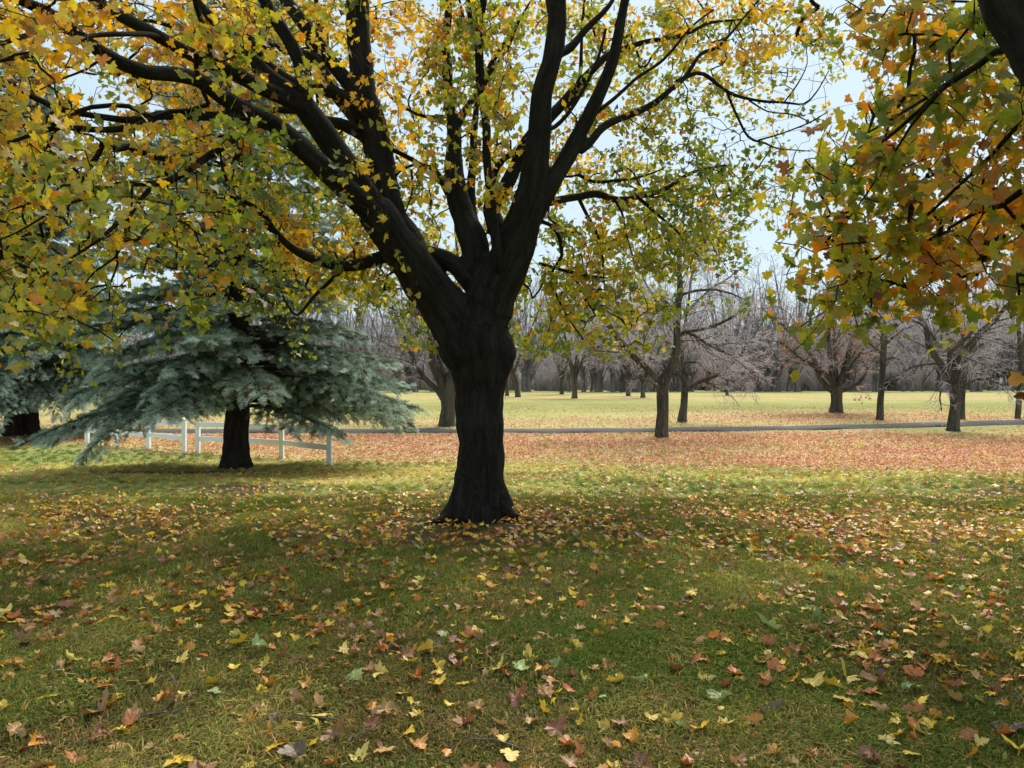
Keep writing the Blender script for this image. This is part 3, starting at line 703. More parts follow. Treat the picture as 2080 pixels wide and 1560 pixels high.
J = [(1045, 455, 9.2, 30), (1075, 418, 9.4, 22), (1111, 411, 9.6, 18), (1145, 405, 9.75, 16), (1178, 400, 9.9, 15), (1212, 394, 10, 15), (1245, 403, 10.2, 14), (1270, 405, 10.3, 13), (1296, 401, 10.4, 11), (1346, 387, 10.6, 10), (1390, 358, 10.8, 8), (1420, 346, 10.9, 6), (1475, 335, 11.1, 4)]
J2 = [(1175, 402, 9.9, 8), (1195, 440, 10, 7), (1210, 470, 10, 6), (1222, 520, 10.05, 5), (1228, 590, 10.1, 3)]
J3 = [(1245, 403, 10.2, 6), (1262, 430, 10.2, 5), (1270, 470, 10.3, 4), (1285, 520, 10.3, 3)]
J4 = [(1296, 401, 10.4, 8), (1330, 430, 10.4, 7), (1360, 455, 10.5, 5), (1385, 478, 10.5, 4), (1420, 520, 10.6, 3)]
J5 = [(1060, 455, 9.3, 14), (1100, 450, 9.4, 9), (1130, 470, 9.5, 8), (1140, 520, 9.6, 7), (1120, 560, 9.6, 6), (1150, 640, 9.7, 4), (1190, 700, 9.8, 3)]
J6 = [(1175, 355, 9.8, 8), (1205, 368, 9.9, 7), (1240, 368, 10, 6), (1290, 362, 10.2, 5), (1340, 345, 10.4, 3)]
J7 = [(1095, 535, 9.5, 7), (1140, 548, 9.6, 7), (1190, 560, 9.8, 6), (1230, 565, 9.9, 4)]
Kn = [[(1000, 690, 8.97, 76), (1014, 706, 8.96, 64), (1020, 722, 8.95, 56), (1018, 742, 8.95, 46), (1006, 768, 8.96, 40)], [(985, 658, 8.86, 44), (987, 661, 8.72, 30), (988, 663, 8.67, 22)]]
MAIN = [rows(l) for l in [trunk] + roots + [A, A1, A1v, A1a, A2, Dl, E, E1, E1b, E2, E3, E4, Fl, F2, F3, F4, G, G2, G3, G4, Lh, Lh2, Lh3, Aq, Aq2, Aq3, U, B, B1, B1b, B1c, B2, B3, B4, C, C0, C0f, C0g, C1, C2, H, H1, H1a, H1b, H1c, H1d, H1e, H2, I, I2, I3, J, J2, J3, J4, J5, J6, J7] + Kn]
dens_main = [   # five columns left of the frame, then 80 px cells from the left edge
    '77777' '78777888876' '8955566665',
    '67776' '63567787725' '893355555310',
    '66677' '64257755464' '7924454321',
    '77778' '77767764546' '5624554.1',
    '67777' '78877777656' '4645577651',
    '67777' '76777788765' '354678872',
    '66777' '86555778886' '34368875',
    '45677' '97415564675' '31588511',
    '24566' '573.1..1..4' '..5652',
    '....1' '.1.........' '',
]
RND = random.Random(3)
def depth_main(c, r):
    if c < 0: return (5.0, 9.5)
    if c < 3: return (6.0, 11.2) if RND.random() < .86 else (4.3, 6.0)
    if c < 7: return (7.3, 12.0) if RND.random() < .88 else (5.2, 7.3)
    if c < 11: return (9.2, 13.2) if RND.random() < .93 else (7.0, 9.0)
    if c < 13: return (7.4, 11.5) if r < 5 else (9.8, 12.0)
    if c < 18: return (9.2, 13.2)
    return (9.8, 13.0)
tg_main = np.vstack([cells(dens_main, -5, depth_main, 3.5, 9.0, 11), ellipsoid((-.3, 8.6, 6.0), (6.6, 6.4, 5.2), 1500, 12, zmin=3.0)])
def lin(r, g, b):
    f = lambda v: (v / 255 / 12.92) if v <= 10 else ((v / 255 + .055) / 1.055) ** 2.4
    return np.array([f(r), f(g), f(b)])
GOLD, YEL, LIME, GREEN, ORANGE, OLIVE, BROWN = lin(232, 168, 22), lin(228, 188, 36), lin(172, 174, 40), lin(114, 132, 30), lin(226, 136, 24), lin(168, 156, 30), lin(112, 72, 34)
def blend_cols(stops, g):
    xs = np.linspace(0, 1, len(stops)); st = np.array(stops)
    return np.stack([np.interp(g, xs, st[:, k]) for k in range(3)], 1)
def leaf_main(p, r):
    n = len(p)
    lf = np.array([noise.noise(Vector(q) * .75 + Vector((3, 9, 1))) for q in p])
    sy = CY - FPX * (p[:, 2] - EYE) / np.maximum(p[:, 1], 1)
    g = .58 + .0008 * (sy - 330) + .80 * lf + r.normal(0, .17, n) + .16 * smooth(-.5, 3, p[:, 0])
    c = blend_cols([GOLD, YEL, LIME, GREEN], np.clip(g, 0, 1))
    k = r.random(n) < .03; c[k] = ORANGE * .9
    k = r.random(n) < .025; c[k] = BROWN
    return c * r.uniform(.75, 1.12, (n, 1))
rb = np.random.default_rng(91)
bare_main = np.array([P(rb.uniform(1390, 1690), rb.uniform(60, 330), rb.uniform(9.8, 10.8)) for _ in range(150)] + [P(rb.uniform(60, 420), rb.uniform(90, 330), rb.uniform(6, 9)) for _ in range(60)])
mb = ground(968, 1047); mb = Vector((mb.x, 9.0, gz(mb.x, 9.0)))
make_maple('maple_tree', 'large dark limbed maple with yellow green leaves in the middle of the lawn', mb, MAIN, tg_main, leaf_main, 21, 300, .072, .019, (6, 9), 'maples still in leaf', bare_main)

# right-hand maple: trunk just outside the frame, limb leaning across the corner
T2 = [np.array([[3.55, 2.85, -.1, .34], [3.5, 2.87, .4, .27], [3.42, 2.92, 1.0, .25], [3.3, 3.0, 1.6, .25], [3.1, 3.1, 2.1, .22], [2.83, 3.25, 2.62, .19], *rows([(2172, 140, 3.35, 150), (2135, 70, 3.4, 148), (2092, 0, 3.45, 146), (2040, -110, 3.55, 130), (1975, -300, 3.7, 110), (1890, -560, 3.9, 80), (1800, -900, 4.2, 40)])]),
      np.array([[3.36, 2.96, 1.35, .22], [3.6, 3.15, 2.0, .19], [3.95, 3.5, 2.9, .16], [4.3, 4.0, 3.9, .13], [4.6, 4.6, 5.0, .09], [4.8, 5.1, 6.2, .04]]),
      np.array([[3.45, 2.9, 1.5, .2], [3.9, 2.6, 2.2, .16], [4.5, 2.2, 3.0, .13], [5.2, 1.8, 3.9, .09], [5.9, 1.4, 4.8, .04]])]
K = [(2150, 110, 3.42, 30), (2100, 98, 3.48, 20), (2067, 97, 3.5, 16), (2019, 101, 3.6, 14), (1986, 131, 3.7, 14), (1935, 165, 3.8, 13), (1919, 176, 3.85, 12), (1878, 217, 4.0, 9), (1818, 267, 4.2, 7), (1784, 293, 4.3, 5), (1700, 360, 4.5, 3)]
K2 = [(1919, 178, 3.9, 9), (1870, 205, 4.0, 7), (1820, 235, 4.1, 6), (1760, 270, 4.3, 4)]
K3 = [(1925, 172, 3.85, 11), (1905, 190, 3.8, 12), (1890, 210, 3.8, 9), (1850, 262, 4.0, 6), (1810, 330, 4.2, 4), (1700, 480, 4.6, 3)]
L = [(2260, 300, 3.35, 40), (2180, 235, 3.5, 20), (2120, 225, 3.7, 13), (2080, 243, 3.8, 10), (2036, 290, 4, 9), (2003, 327, 4.1, 9), (1952, 370, 4.3, 7), (1885, 431, 4.5, 6), (1800, 510, 4.8, 4), (1720, 580, 5, 3)]
Mm = [(2400, 560, 3.25, 40), (2260, 430, 3.5, 22), (2150, 372, 3.75, 16), (2080, 384, 3.9, 14), (2033, 417, 4, 12), (1986, 428, 4.1, 9), (1930, 460, 4.3, 5)]
M2 = [(2036, 414, 4, 8), (2070, 450, 4.05, 7), (2110, 500, 4.1, 6), (2120, 580, 4.2, 4), (2112, 700, 4.2, 3), (2098, 840, 4.2, 2)]
M3 = [(2010, 425, 4.05, 6), (1992, 395, 4.1, 6), (2000, 355, 4.1, 5), (2005, 340, 4.1, 4)]
RIGHT = T2 + [rows(l) for l in [K, K2, K3, L, Mm, M2, M3]]
dens_right = [  # from column 18 (x = 1440)
    '..2688884888',
    '...268887888',
    '....88888888',
    '...499998888',
    '..6899998888',
    '.1699999888',
    '.1499999888',
    '.2798776888',
    '..31221.652',
    '..........1',
    '..........1',
]
tg_right = np.vstack([cells(dens_right, 18, lambda c, r: (4.2, 7.2) if c < 24 else (3.7, 7.2), 1.15, 5.0, 31),
                      np.array([P(2086, 868, 4.2), P(2100, 800, 4.2)]),
                      ellipsoid((5.0, 4.6, 5.6), (6.4, 6.0, 4.2), 1000, 32, zmin=2.6)])
def leaf_right(p, r):
    n = len(p)
    lf = np.array([noise.noise(Vector(q) * 1.3 + Vector((13, 2, 5))) for q in p])
    g = .50 + .5 * lf + r.normal(0, .25, n) - .10 * smooth(1.5, 3.5, p[:, 0])
    c = blend_cols([ORANGE, GOLD, OLIVE * 1.1, LIME * .8, GREEN * 1.05], np.clip(g + .12, 0, 1))
    k = r.random(n) < .03; c[k] = BROWN
    return c * r.uniform(.72, 1.08, (n, 1))
make_maple('maple_tree', 'nearer maple at the right whose orange and olive leaves hang across the upper right corner', Vector((3.55, 2.85, gz(3.55, 2.85))), RIGHT, tg_right, leaf_right, 41, 300, .080, .022, (4, 7), 'maples still in leaf')

# ------------------------------------------------------------------ spruces
def shoot(V, F, a, d, length, rng_, nn, nl=.034, w=.0065):
    d = d / np.linalg.norm(d); ref = np.array([0, 0, 1.]) if abs(d[2]) < .8 else np.array([1., 0, 0])
    u = np.cross(d, ref); u /= np.linalg.norm(u); v = np.cross(d, u)
    b = len(V); th = .004
    for q in (a, a + d * length):
        for k in range(3):
            an = k * 2.094; V.append(q + (u * math.cos(an) + v * math.sin(an)) * th)
    for k in range(3):
        j = (k + 1) % 3; F.append((b + k, b + j, b + 3 + j)); F.append((b + k, b + 3 + j, b + 3 + k))
    for i in range(nn):
        t = (i + rng_.random()) / nn; an = rng_.uniform(0, 6.28)
        o = u * math.cos(an) + v * math.sin(an) + np.array([0, 0, .35])
        p = a + d * length * t; e = p + (o * .8 + d * .75) * nl * rng_.uniform(.8, 1.2)
        sdir = np.cross(e - p, rng_.normal(0, 1, 3)); sdir /= np.linalg.norm(sdir) + 1e-9
        b = len(V); V += [p - sdir * w * .5, p + sdir * w * .5, e]; F.append((b, b + 1, b + 2))
def spray_mesh(seed):
    r = np.random.default_rng(seed); V, F = [], []
    L = .25
    ax = np.array([0, 1., 0])
    shoot(V, F, np.zeros(3), ax + [0, 0, r.uniform(-.1, .1)], L, r, 46)
    for k, t in enumerate((.12, .3, .48, .66)):
        for sgn in (-1, 1):
            d = np.array([sgn * r.uniform(.5, 1), .75, r.uniform(-.35, .45)])
            shoot(V, F, ax * L * t, d, L * (.56 - .42 * t) * r.uniform(.7, 1.15), r, 18)
        if k < 3: shoot(V, F, ax * L * t, np.array([r.uniform(-.35, .35), .6, r.uniform(.35, .8)]), L * .34 * r.uniform(.7, 1.2), r, 13)
    return mesh_np('spruce_spray', np.array(V), [np.array(F)], [M_needle])
SPRAYS = [source('spruce_spray', spray_mesh(s_)) for s_ in range(4)]
G_SPRAY = scatter_group('needle_sprays', SPRAYS)
def euler_from(y, up):
    y = y / np.linalg.norm(y, axis=1, keepdims=True)
    z = up - y * np.sum(up * y, 1, keepdims=True); z /= np.linalg.norm(z, axis=1, keepdims=True) + 1e-9
    x = np.cross(y, z)
    M = np.stack([x, y, z], -1)
    b = np.arcsin(np.clip(-M[:, 2, 0], -1, 1)); a = np.arctan2(M[:, 2, 1], M[:, 2, 2]); c = np.arctan2(M[:, 1, 0], M[:, 0, 0])
    return np.stack([a, b, c], 1)
def make_spruce(name, label, base, H, R0, z0, trunk_r, seed, group, fork=False):
    r = np.random.default_rng(seed); root = empty(name, base); tag(root, label, 'tree', group)
    tr = catmull(np.array([[0, 0, -.15, trunk_r * 1.75], [0, 0, .12, trunk_r * 1.35], [.01, 0, .5, trunk_r * 1.08], [.02, 0, 1.2, trunk_r], [.05, .0, H * .3, trunk_r * .8], [.03, .03, H * .6, trunk_r * .45], [0, 0, H, .02]]), .12)
    tr = wander(tr, .04, seed)
    link('trunk', wood_mesh(name + '_trunk', [tr], M_sbark2, .03), root)
    polys, pts, dirs, tints, sc = [], [], [], [], []
    z = z0
    az0 = r.uniform(0, 6)
    while z < H * .97:
        f = (z - z0) / (H - z0); Lz = R0 * (1 - f) ** .8 + .15
        nbr = 9 if f < .3 else 7
        az0 += 1.1
        for k in range(nbr):
            az = az0 + k * 2 * math.pi / nbr + r.normal(0, .16); zz = z + r.uniform(-.14, .14)
            dx, dy = math.cos(az), math.sin(az)
            if dy < -.45 and abs(dx) < .75 and zz < z0 + .45: continue       # the trunk stands clear on this side
            Lb = Lz * r.uniform(.72, 1.08)
            low = max(0, 1 - f / .22)
            left = max(0, -dx - .70) / .30
            droop = (.10 + .22 * low * left + .04 * low) * Lb
            rise = .16 * Lb * (.4 + f)
            n = 9; t = np.linspace(0, 1, n)
            zl = zz + rise * t * 1.2 - (droop + rise) * t ** (2.0 + 1.2 * low * left) + .05 * Lb * np.maximum(0, t - .75) * 2 * (1 - low)
            rad = Lb * t
            bend = r.normal(0, .05) * Lb * t ** 2
            pl = np.stack([dx * rad - dy * bend, dy * rad + dx * bend, zl], 1) + r.normal(0, .015, (n, 3)) * t[:, None]
            polys.append((pl, np.maximum((.012 + .011 * Lb) * (1 - t) ** .8, .004)))
            # branchlets
            nb = max(3, int(Lb / .085)); tt = np.linspace(.16 if f > .2 else .24, .99, nb)
            for i, q in enumerate(tt):
                a = np.array([np.interp(q, t, pl[:, c_]) for c_ in range(3)])
                b_ = np.array([np.interp(min(1, q + .05), t, pl[:, c_]) for c_ in range(3)]) - a
                if q > .96: b_ = pl[-1] - pl[-2]
                b_ /= np.linalg.norm(b_) + 1e-9
                sgn = 1 if i % 2 else -1
                sd = np.array([-b_[1], b_[0], 0]); sd /= np.linalg.norm(sd) + 1e-9
                ln = (.20 + .34 * Lb * (1 - q) ** .7 * .55) * r.uniform(.7, 1.2)
                if q < .45: ln *= .45 + q
                hang = .12 + .34 * low * r.uniform(.3, 1.2)
                d1 = b_ * .75 + sd * sgn * r.uniform(.55, 1.0) + np.array([0, 0, -.10])
                if q > .97: d1 = b_.copy()
                d1 /= np.linalg.norm(d1)
                m = max(2, int(ln / .095) + 1); u = np.linspace(0, 1, m)
                pb = a + d1 * ln * u[:, None]; pb[:, 2] -= hang * ln * u ** 2 * .8
                polys.append((pb, np.linspace(.007, .003, m)))
                for j in range(m):
                    if j == 0 and q < .5: continue
                    dd = pb[min(j + 1, m - 1)] - pb[max(j - 1, 0)]; dd /= np.linalg.norm(dd) + 1e-9
                    pts.append(pb[j]); dirs.append(dd + r.normal(0, .30, 3) + np.array([0, 0, .16 * u[j]])); sc.append(r.uniform(.62, 1.12))
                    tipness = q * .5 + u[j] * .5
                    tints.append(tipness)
        z += .34 + .16 * f + (.10 if f > .12 else 0)
    V, F = tubes(polys, 4)
    link('branches', mesh_np(name + '_branches', V, [F], [M_sbark2], True), root)
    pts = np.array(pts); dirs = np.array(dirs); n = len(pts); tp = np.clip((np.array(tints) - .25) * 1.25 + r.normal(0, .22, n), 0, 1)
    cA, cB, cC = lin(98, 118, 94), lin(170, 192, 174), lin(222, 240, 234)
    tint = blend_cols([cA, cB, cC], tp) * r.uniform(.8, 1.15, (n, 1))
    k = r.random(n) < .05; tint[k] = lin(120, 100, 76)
    up = np.tile([0, 0, 1.], (n, 1)) + r.normal(0, .25, (n, 3))
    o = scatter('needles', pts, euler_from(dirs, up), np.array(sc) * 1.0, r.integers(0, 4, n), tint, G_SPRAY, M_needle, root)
    tag(o, kind='stuff')
    return root
M_sbark2 = mat_bark('spruce_trunk_bark', (.050, .038, .032), (.085, .066, .056), 'bark', .8)
sb = ground(480, 952)
sp = make_spruce('spruce_tree', 'blue spruce with drooping silvery boughs standing in front of the white fence', sb, 14.0, 4.3, 1.55, .275, 3, 'blue spruces')
for px, py, sc_, rz, lab in ((28, 886, 1.12, 2.2, 'dark trunked spruce behind the big blue spruce, at the left edge of the photo'),
                             (62, 884, 1.0, 4.0, 'reddish brown spruce trunk just right of the dark trunked spruce')):
    c = copy_tree(sp); g_ = ground(px, py); c.location = g_; c.rotation_euler = (0, 0, rz); c.scale = (sc_, sc_, sc_ * 1.05); c['label'] = lab

# ------------------------------------------------------------------ bare trees
def bare_wood(limbs, seed, levels, dens, droop, tw, min_r, spread=1.0):
    """limbs: list of (n,4) rows. Returns thick and fine polylines"""
    r = np.random.default_rng(seed); thick, fine = [], []
    rn = r.random; nr = r.normal
    def child(a, d, L, rad, lvl):
        m = 5 if lvl < 3 else 4
        v = d / (np.linalg.norm(d) + 1e-9); pts = [a]; p = a
        side = nr(0, .22, 3)
        for i in range(m - 1):
            v = v + side * .35 + nr(0, .16, 3) + np.array([0, 0, droop * (.5 + .25 * lvl) * (i + 1) / m])
            v /= np.linalg.norm(v) + 1e-9; p = p + v * L / (m - 1); pts.append(p)
        pts = np.array(pts); rr = np.maximum(np.linspace(rad, rad * .35, m), min_r)
        (thick if lvl == 1 else fine).append((pts, rr))
        if lvl < levels: spawn(pts, rr, L, lvl + 1)
    def spawn(pts, rr, L, lvl, t0=.15):
        n = max(2 if lvl < 3 else 3, int(dens[lvl - 1] * (L if lvl == 1 else L * tw)))
        seg = np.linalg.norm(np.diff(pts, axis=0), axis=1); cum = np.concatenate([[0], np.cumsum(seg)]); tot = cum[-1]
        for i in range(n):
            s_ = tot * (t0 + (1 - t0) * (i + rn()) / n)
            k = min(int(np.searchsorted(cum, s_) - 1), len(pts) - 2); k = max(k, 0)
            a = pts[k] + (pts[k + 1] - pts[k]) * ((s_ - cum[k]) / (seg[k] + 1e-9)); T = (pts[k + 1] - pts[k]) / (seg[k] + 1e-9)
            q = nr(0, 1, 3); q -= T * q.dot(T); q /= np.linalg.norm(q) + 1e-9
            ang = r.uniform(.5, 1.05) * spread
            d = T * math.cos(ang) + q * math.sin(ang)
            f = s_ / tot
            Lc = {1: .42, 2: .5, 3: .55, 4: .6}[lvl] * (L if lvl > 1 else min(L, 5.5)) * (1.05 - .5 * f) * r.uniform(.6, 1.25)
            Lc = max(Lc, .25)
            child(a, d, Lc, max(min(np.interp(s_, cum, rr) * .42, .011 * Lc + .004), min_r), lvl)
    for l in limbs:
        thick.append((l[:, :3], np.maximum(l[:, 3], min_r)))
        tot = np.linalg.norm(np.diff(l[:, :3], axis=0), axis=1).sum()
        spawn(l[:, :3], l[:, 3], tot, 1, getattr(bare_wood, 't0', .3))
    return thick, fine
def make_bare(name, label, base, trunk_rows, limbs, seed, levels=3, dens=(2.8, 5.4, 6.8), droop=-.10, tw=1.0, min_r=.006, leaves=0, group='bare trees across the park', spread=1.0):
    root = empty(name, base); tag(root, label, 'tree', group)
    inv = -np.array(base)
    tr = catmull(trunk_rows, .25); ls = [catmull(l, .35) for l in limbs]
    tr[:, :3] += inv
    for l in ls: l[:, :3] += inv
    tr = wander(tr, .05, seed); ls = [wander(l, .12, seed + i * 2.3) for i, l in enumerate(ls)]
    th, fi = bare_wood(ls, seed, levels, dens, droop, tw, min_r, spread)
    V, F = tubes([(tr[:, :3], tr[:, 3])], 14)
    link('trunk', mesh_np(name + '_trunk', V, [F], [M_bare], True), root)
    V, F = tubes(th, 5); link('branches', mesh_np(name + '_branches', V, [F], [M_bare], True), root)
    if fi:
        V, F = tubes(fi, 3); tag(link('twigs', mesh_np(name + '_twigs', V, [F], [M_twigs_grey], True), root), kind='stuff')
    if leaves:
        r = np.random.default_rng(seed + 1); k = r.integers(0, len(fi), leaves)
        pos = np.array([fi[q][0][-1 - r.integers(0, 2)] for q in k]); Rm = rot_from(r.normal(0, 1, (leaves, 3)), r.normal(0, 1, (leaves, 3)) + [0, 0, -.7])
        V, F, C_ = bake_leaves([leaf_template(LO, .3, .1, .05, 3, petiole=False)], pos, Rm, r.uniform(.08, .14, leaves), np.tile(lin(184, 124, 88), (leaves, 1)) * r.uniform(.6, 1.1, (leaves, 1)), np.zeros(leaves, int))
        me = mesh_np(name + '_leaves', V, [F], [M_leaf]); color_attr(me, 'tint', C_); tag(link('foliage', me, root), kind='stuff')
    return root
def rw(D, lst): return rows([(a, b, D, w) for a, b, w in lst])
def mid(px, py, label, trunk_l, limbs_l, seed, **kw):
    b = ground(px, py); D = b.y
    r = np.random.default_rng(seed)
    ls = []
    for i, l in enumerate(limbs_l):
        q = rw(D, l); n = len(q); q[:, 1] += np.linspace(0, 1, n) * r.uniform(-1.6, 1.6)     # limbs spread towards and away from the viewer too
        ls.append(q)
    t = rw(D, trunk_l); t[:, 3] *= .9
    base_r = t[0, 3]
    t = np.vstack([[t[0, 0], t[0, 1], b.z - .1, base_r * 1.3], [t[0, 0], t[0, 1], b.z + .12, base_r * 1.02], t[1:]])
    return make_bare('bare_tree', label, b, t, ls, seed, **kw)
bare_wood.t0 = .12
mid(908, 865, 'bare olive barked tree with a forked trunk, half hidden behind the big maple trunk', [(908, 865, 38), (909, 830, 34), (911, 808, 38), (914, 790, 34), (918, 760, 24)],
    [[(905, 812, 22), (890, 792, 17), (874, 779, 16), (859, 764, 15), (842, 743, 13), (834, 722, 10), (815, 680, 8), (790, 620, 5), (760, 560, 2)], [(908, 800, 26), (894, 773, 20), (885, 757, 19), (880, 740, 18), (879, 710, 14), (872, 650, 11), (858, 570, 7), (850, 470, 3)],
     [(916, 790, 24), (919, 740, 17), (926, 660, 13), (930, 560, 9), (920, 440, 3)], [(918, 790, 20), (950, 730, 13), (985, 660, 9), (1020, 590, 6), (1050, 500, 3)], [(905, 770, 10), (880, 690, 8), (830, 600, 5), (810, 520, 2)]], 101, levels=3, dens=(2.5, 4.4, 5.2))
mid(1345, 888, 'bare tree with pale twiggy tufts and a long leaning limb, before the path', [(1344, 888, 31), (1346, 840, 27), (1346, 790, 27), (1351, 765, 25), (1363, 745, 21), (1371, 724, 17)],
    [[(1366, 740, 20), (1373, 700, 16), (1373, 640, 14), (1373, 595, 13), (1371, 540, 10), (1376, 470, 7), (1384, 390, 3)],
     [(1348, 780, 16), (1325, 758, 14), (1304, 738, 14), (1287, 724, 14), (1261, 693, 13), (1243, 667, 12), (1229, 646, 11), (1217, 626, 9), (1195, 590, 6), (1170, 540, 3)],
     [(1373, 690, 10), (1390, 672, 8), (1413, 679, 8), (1442, 697, 7), (1477, 714, 6), (1503, 724, 5), (1540, 748, 3), (1560, 775, 1.5)], [(1390, 674, 7), (1416, 672, 6), (1442, 665, 6), (1477, 650, 5), (1510, 625, 3)],
     [(1373, 610, 8), (1390, 597, 7), (1416, 589, 6), (1460, 586, 5), (1494, 593, 4), (1535, 610, 2)], [(1373, 640, 8), (1359, 646, 7), (1347, 624, 6), (1330, 603, 5), (1300, 560, 3)], [(1372, 560, 7), (1410, 510, 5), (1460, 470, 4), (1520, 440, 2)],
     [(1371, 540, 7), (1340, 480, 5), (1310, 420, 3)], [(1340, 790, 7), (1328, 776, 5), (1310, 765, 3), (1295, 770, 2)], [(1360, 752, 6), (1335, 735, 4), (1310, 730, 2)]], 102, levels=3, dens=(3.8, 6.8, 6.9), droop=-.22, tw=1.1, min_r=.0055)
mid(1387, 857, 'slim bare tree with one long low limb reaching right, just behind the path', [(1386, 857, 20), (1388, 825, 17), (1391, 795, 15), (1391, 785, 13)],
    [[(1390, 795, 12), (1389, 762, 10), (1385, 742, 9), (1383, 700, 8), (1390, 640, 6), (1400, 560, 4), (1410, 480, 2)], [(1392, 795, 12), (1400, 786, 10), (1416, 775, 10), (1442, 766, 9), (1460, 759, 8), (1472, 747, 7), (1484, 733, 6), (1510, 700, 4), (1540, 650, 2)],
     [(1460, 759, 6), (1500, 756, 4), (1545, 770, 2)], [(1385, 742, 7), (1400, 735, 6), (1425, 735, 5), (1445, 752, 3), (1480, 760, 2)], [(1390, 640, 6), (1440, 590, 5), (1490, 560, 3), (1540, 520, 2)], [(1386, 700, 6), (1350, 660, 4), (1320, 600, 2)]], 103, levels=3, dens=(4.0, 6.1, 6.3), droop=-.16, min_r=.006)
mid(1698, 838, 'bare spreading tree with rusty leaves and a stout flared trunk on the sunny lawn', [(1698, 838, 30), (1699, 815, 25), (1699, 795, 25), (1700, 785, 22)],
    [[(1694, 795, 16), (1683, 786, 14), (1670, 769, 13), (1663, 736, 11), (1649, 709, 9), (1622, 678, 7), (1599, 655, 5), (1560, 620, 2)], [(1688, 770, 10), (1665, 748, 9), (1643, 736, 8), (1616, 715, 6), (1590, 695, 4), (1560, 690, 2)], [(1695, 790, 14), (1684, 745, 10), (1677, 690, 8), (1673, 640, 6), (1668, 580, 3)],
     [(1702, 785, 15), (1715, 740, 11), (1720, 690, 9), (1730, 640, 6), (1740, 580, 3)], [(1704, 795, 12), (1722, 788, 9), (1740, 780, 8), (1752, 765, 6), (1758, 745, 4), (1775, 720, 2)], [(1710, 778, 11), (1735, 740, 8), (1760, 708, 7), (1790, 680, 4), (1830, 650, 2)], [(1700, 780, 10), (1700, 700, 8), (1702, 640, 5), (1706, 570, 2)]], 104, levels=3, dens=(3.2, 5.1, 5.4), droop=-.06, leaves=1000)
mid(1788, 853, 'straight slim bare trunk between the spreading tree and the forked tree', [(1787, 853, 17), (1789, 810, 14), (1792, 760, 13), (1795, 720, 11), (1798, 680, 9)],
    [[(1793, 750, 12), (1796, 700, 10), (1799, 640, 8), (1806, 560, 5), (1810, 470, 2)], [(1795, 720, 7), (1770, 690, 5), (1740, 670, 3)], [(1796, 700, 6), (1830, 670, 5), (1870, 650, 3), (1900, 640, 2)], [(1798, 660, 6), (1770, 610, 4), (1750, 560, 2)], [(1800, 640, 6), (1840, 590, 4), (1870, 540, 2)], [(1794, 735, 6), (1765, 735, 4), (1735, 745, 2)], [(1794, 735, 6), (1825, 725, 4), (1855, 730, 2)]], 105, levels=3, dens=(3.5, 5.8, 6.3), droop=-.14, min_r=.006)
mid(1936, 876, 'dark bare tree forking into a wide V above the path, right of the straight trunk', [(1936, 876, 27), (1939, 835, 23), (1941, 805, 23), (1936, 770, 23), (1931, 745, 22)],
    [[(1933, 760, 18), (1918, 742, 14), (1908, 718, 13), (1902, 694, 12), (1900, 660, 11), (1893, 638, 9), (1886, 612, 7), (1878, 560, 4), (1870, 480, 2)], [(1933, 750, 16), (1942, 722, 13), (1958, 700, 12), (1978, 675, 12), (1996, 652, 10), (2011, 628, 7), (2040, 580, 4), (2070, 520, 2)], [(1930, 745, 11), (1922, 718, 9), (1938, 698, 8), (1955, 670, 6), (1965, 610, 3), (1970, 540, 2)],
     [(1899, 645, 7), (1915, 625, 6), (1932, 608, 4), (1945, 570, 2)], [(1915, 738, 5), (1886, 741, 4), (1863, 753, 3), (1845, 770, 1.5)], [(1925, 772, 5), (1906, 780, 4), (1896, 792, 4), (1886, 806, 3), (1880, 832, 2)], [(1940, 770, 7), (1962, 730, 7), (1975, 695, 6), (2000, 670, 4), (2040, 660, 2)], [(1945, 790, 5), (1975, 770, 4), (2010, 780, 3), (2035, 800, 1.5)], [(1900, 690, 6), (1870, 665, 4), (1840, 655, 2)]], 106, levels=3, dens=(3.8, 6.5, 6.9), droop=-.18, tw=1.05, min_r=.0055)
mid(1954, 852, 'thin mossy bare trunk close behind the forked tree', [(1954, 852, 12), (1957, 800, 10), (1962, 750, 9), (1970, 700, 7)],
    [[(1962, 750, 8), (1972, 690, 7), (1985, 620, 5), (2000, 540, 2)], [(1965, 735, 6), (1990, 700, 5), (2020, 680, 3)], [(1968, 710, 5), (1945, 660, 4), (1930, 600, 2)], [(1960, 765, 4), (1985, 760, 3), (2015, 770, 2)]], 107, levels=3, dens=(3.5, 5.8, 6.0), droop=-.14)
mid(2067, 850, 'slender mossy bare tree at the right edge of the park view', [(2067, 850, 12), (2070, 800, 11), (2074, 740, 10), (2078, 680, 9)],
    [[(2074, 740, 9), (2079, 660, 7), (2084, 580, 5), (2090, 480, 2)], [(2075, 720, 5), (2040, 690, 4), (2010, 680, 2)], [(2077, 700, 5), (2110, 660, 4), (2140, 630, 2)], [(2080, 650, 5), (2050, 600, 3), (2035, 550, 2)], [(2072, 760, 4), (2045, 760, 3), (2025, 775, 2)], [(2073, 755, 4), (2100, 745, 3), (2130, 755, 2)]], 108, levels=3, dens=(3.5, 5.8, 6.0), droop=-.14)

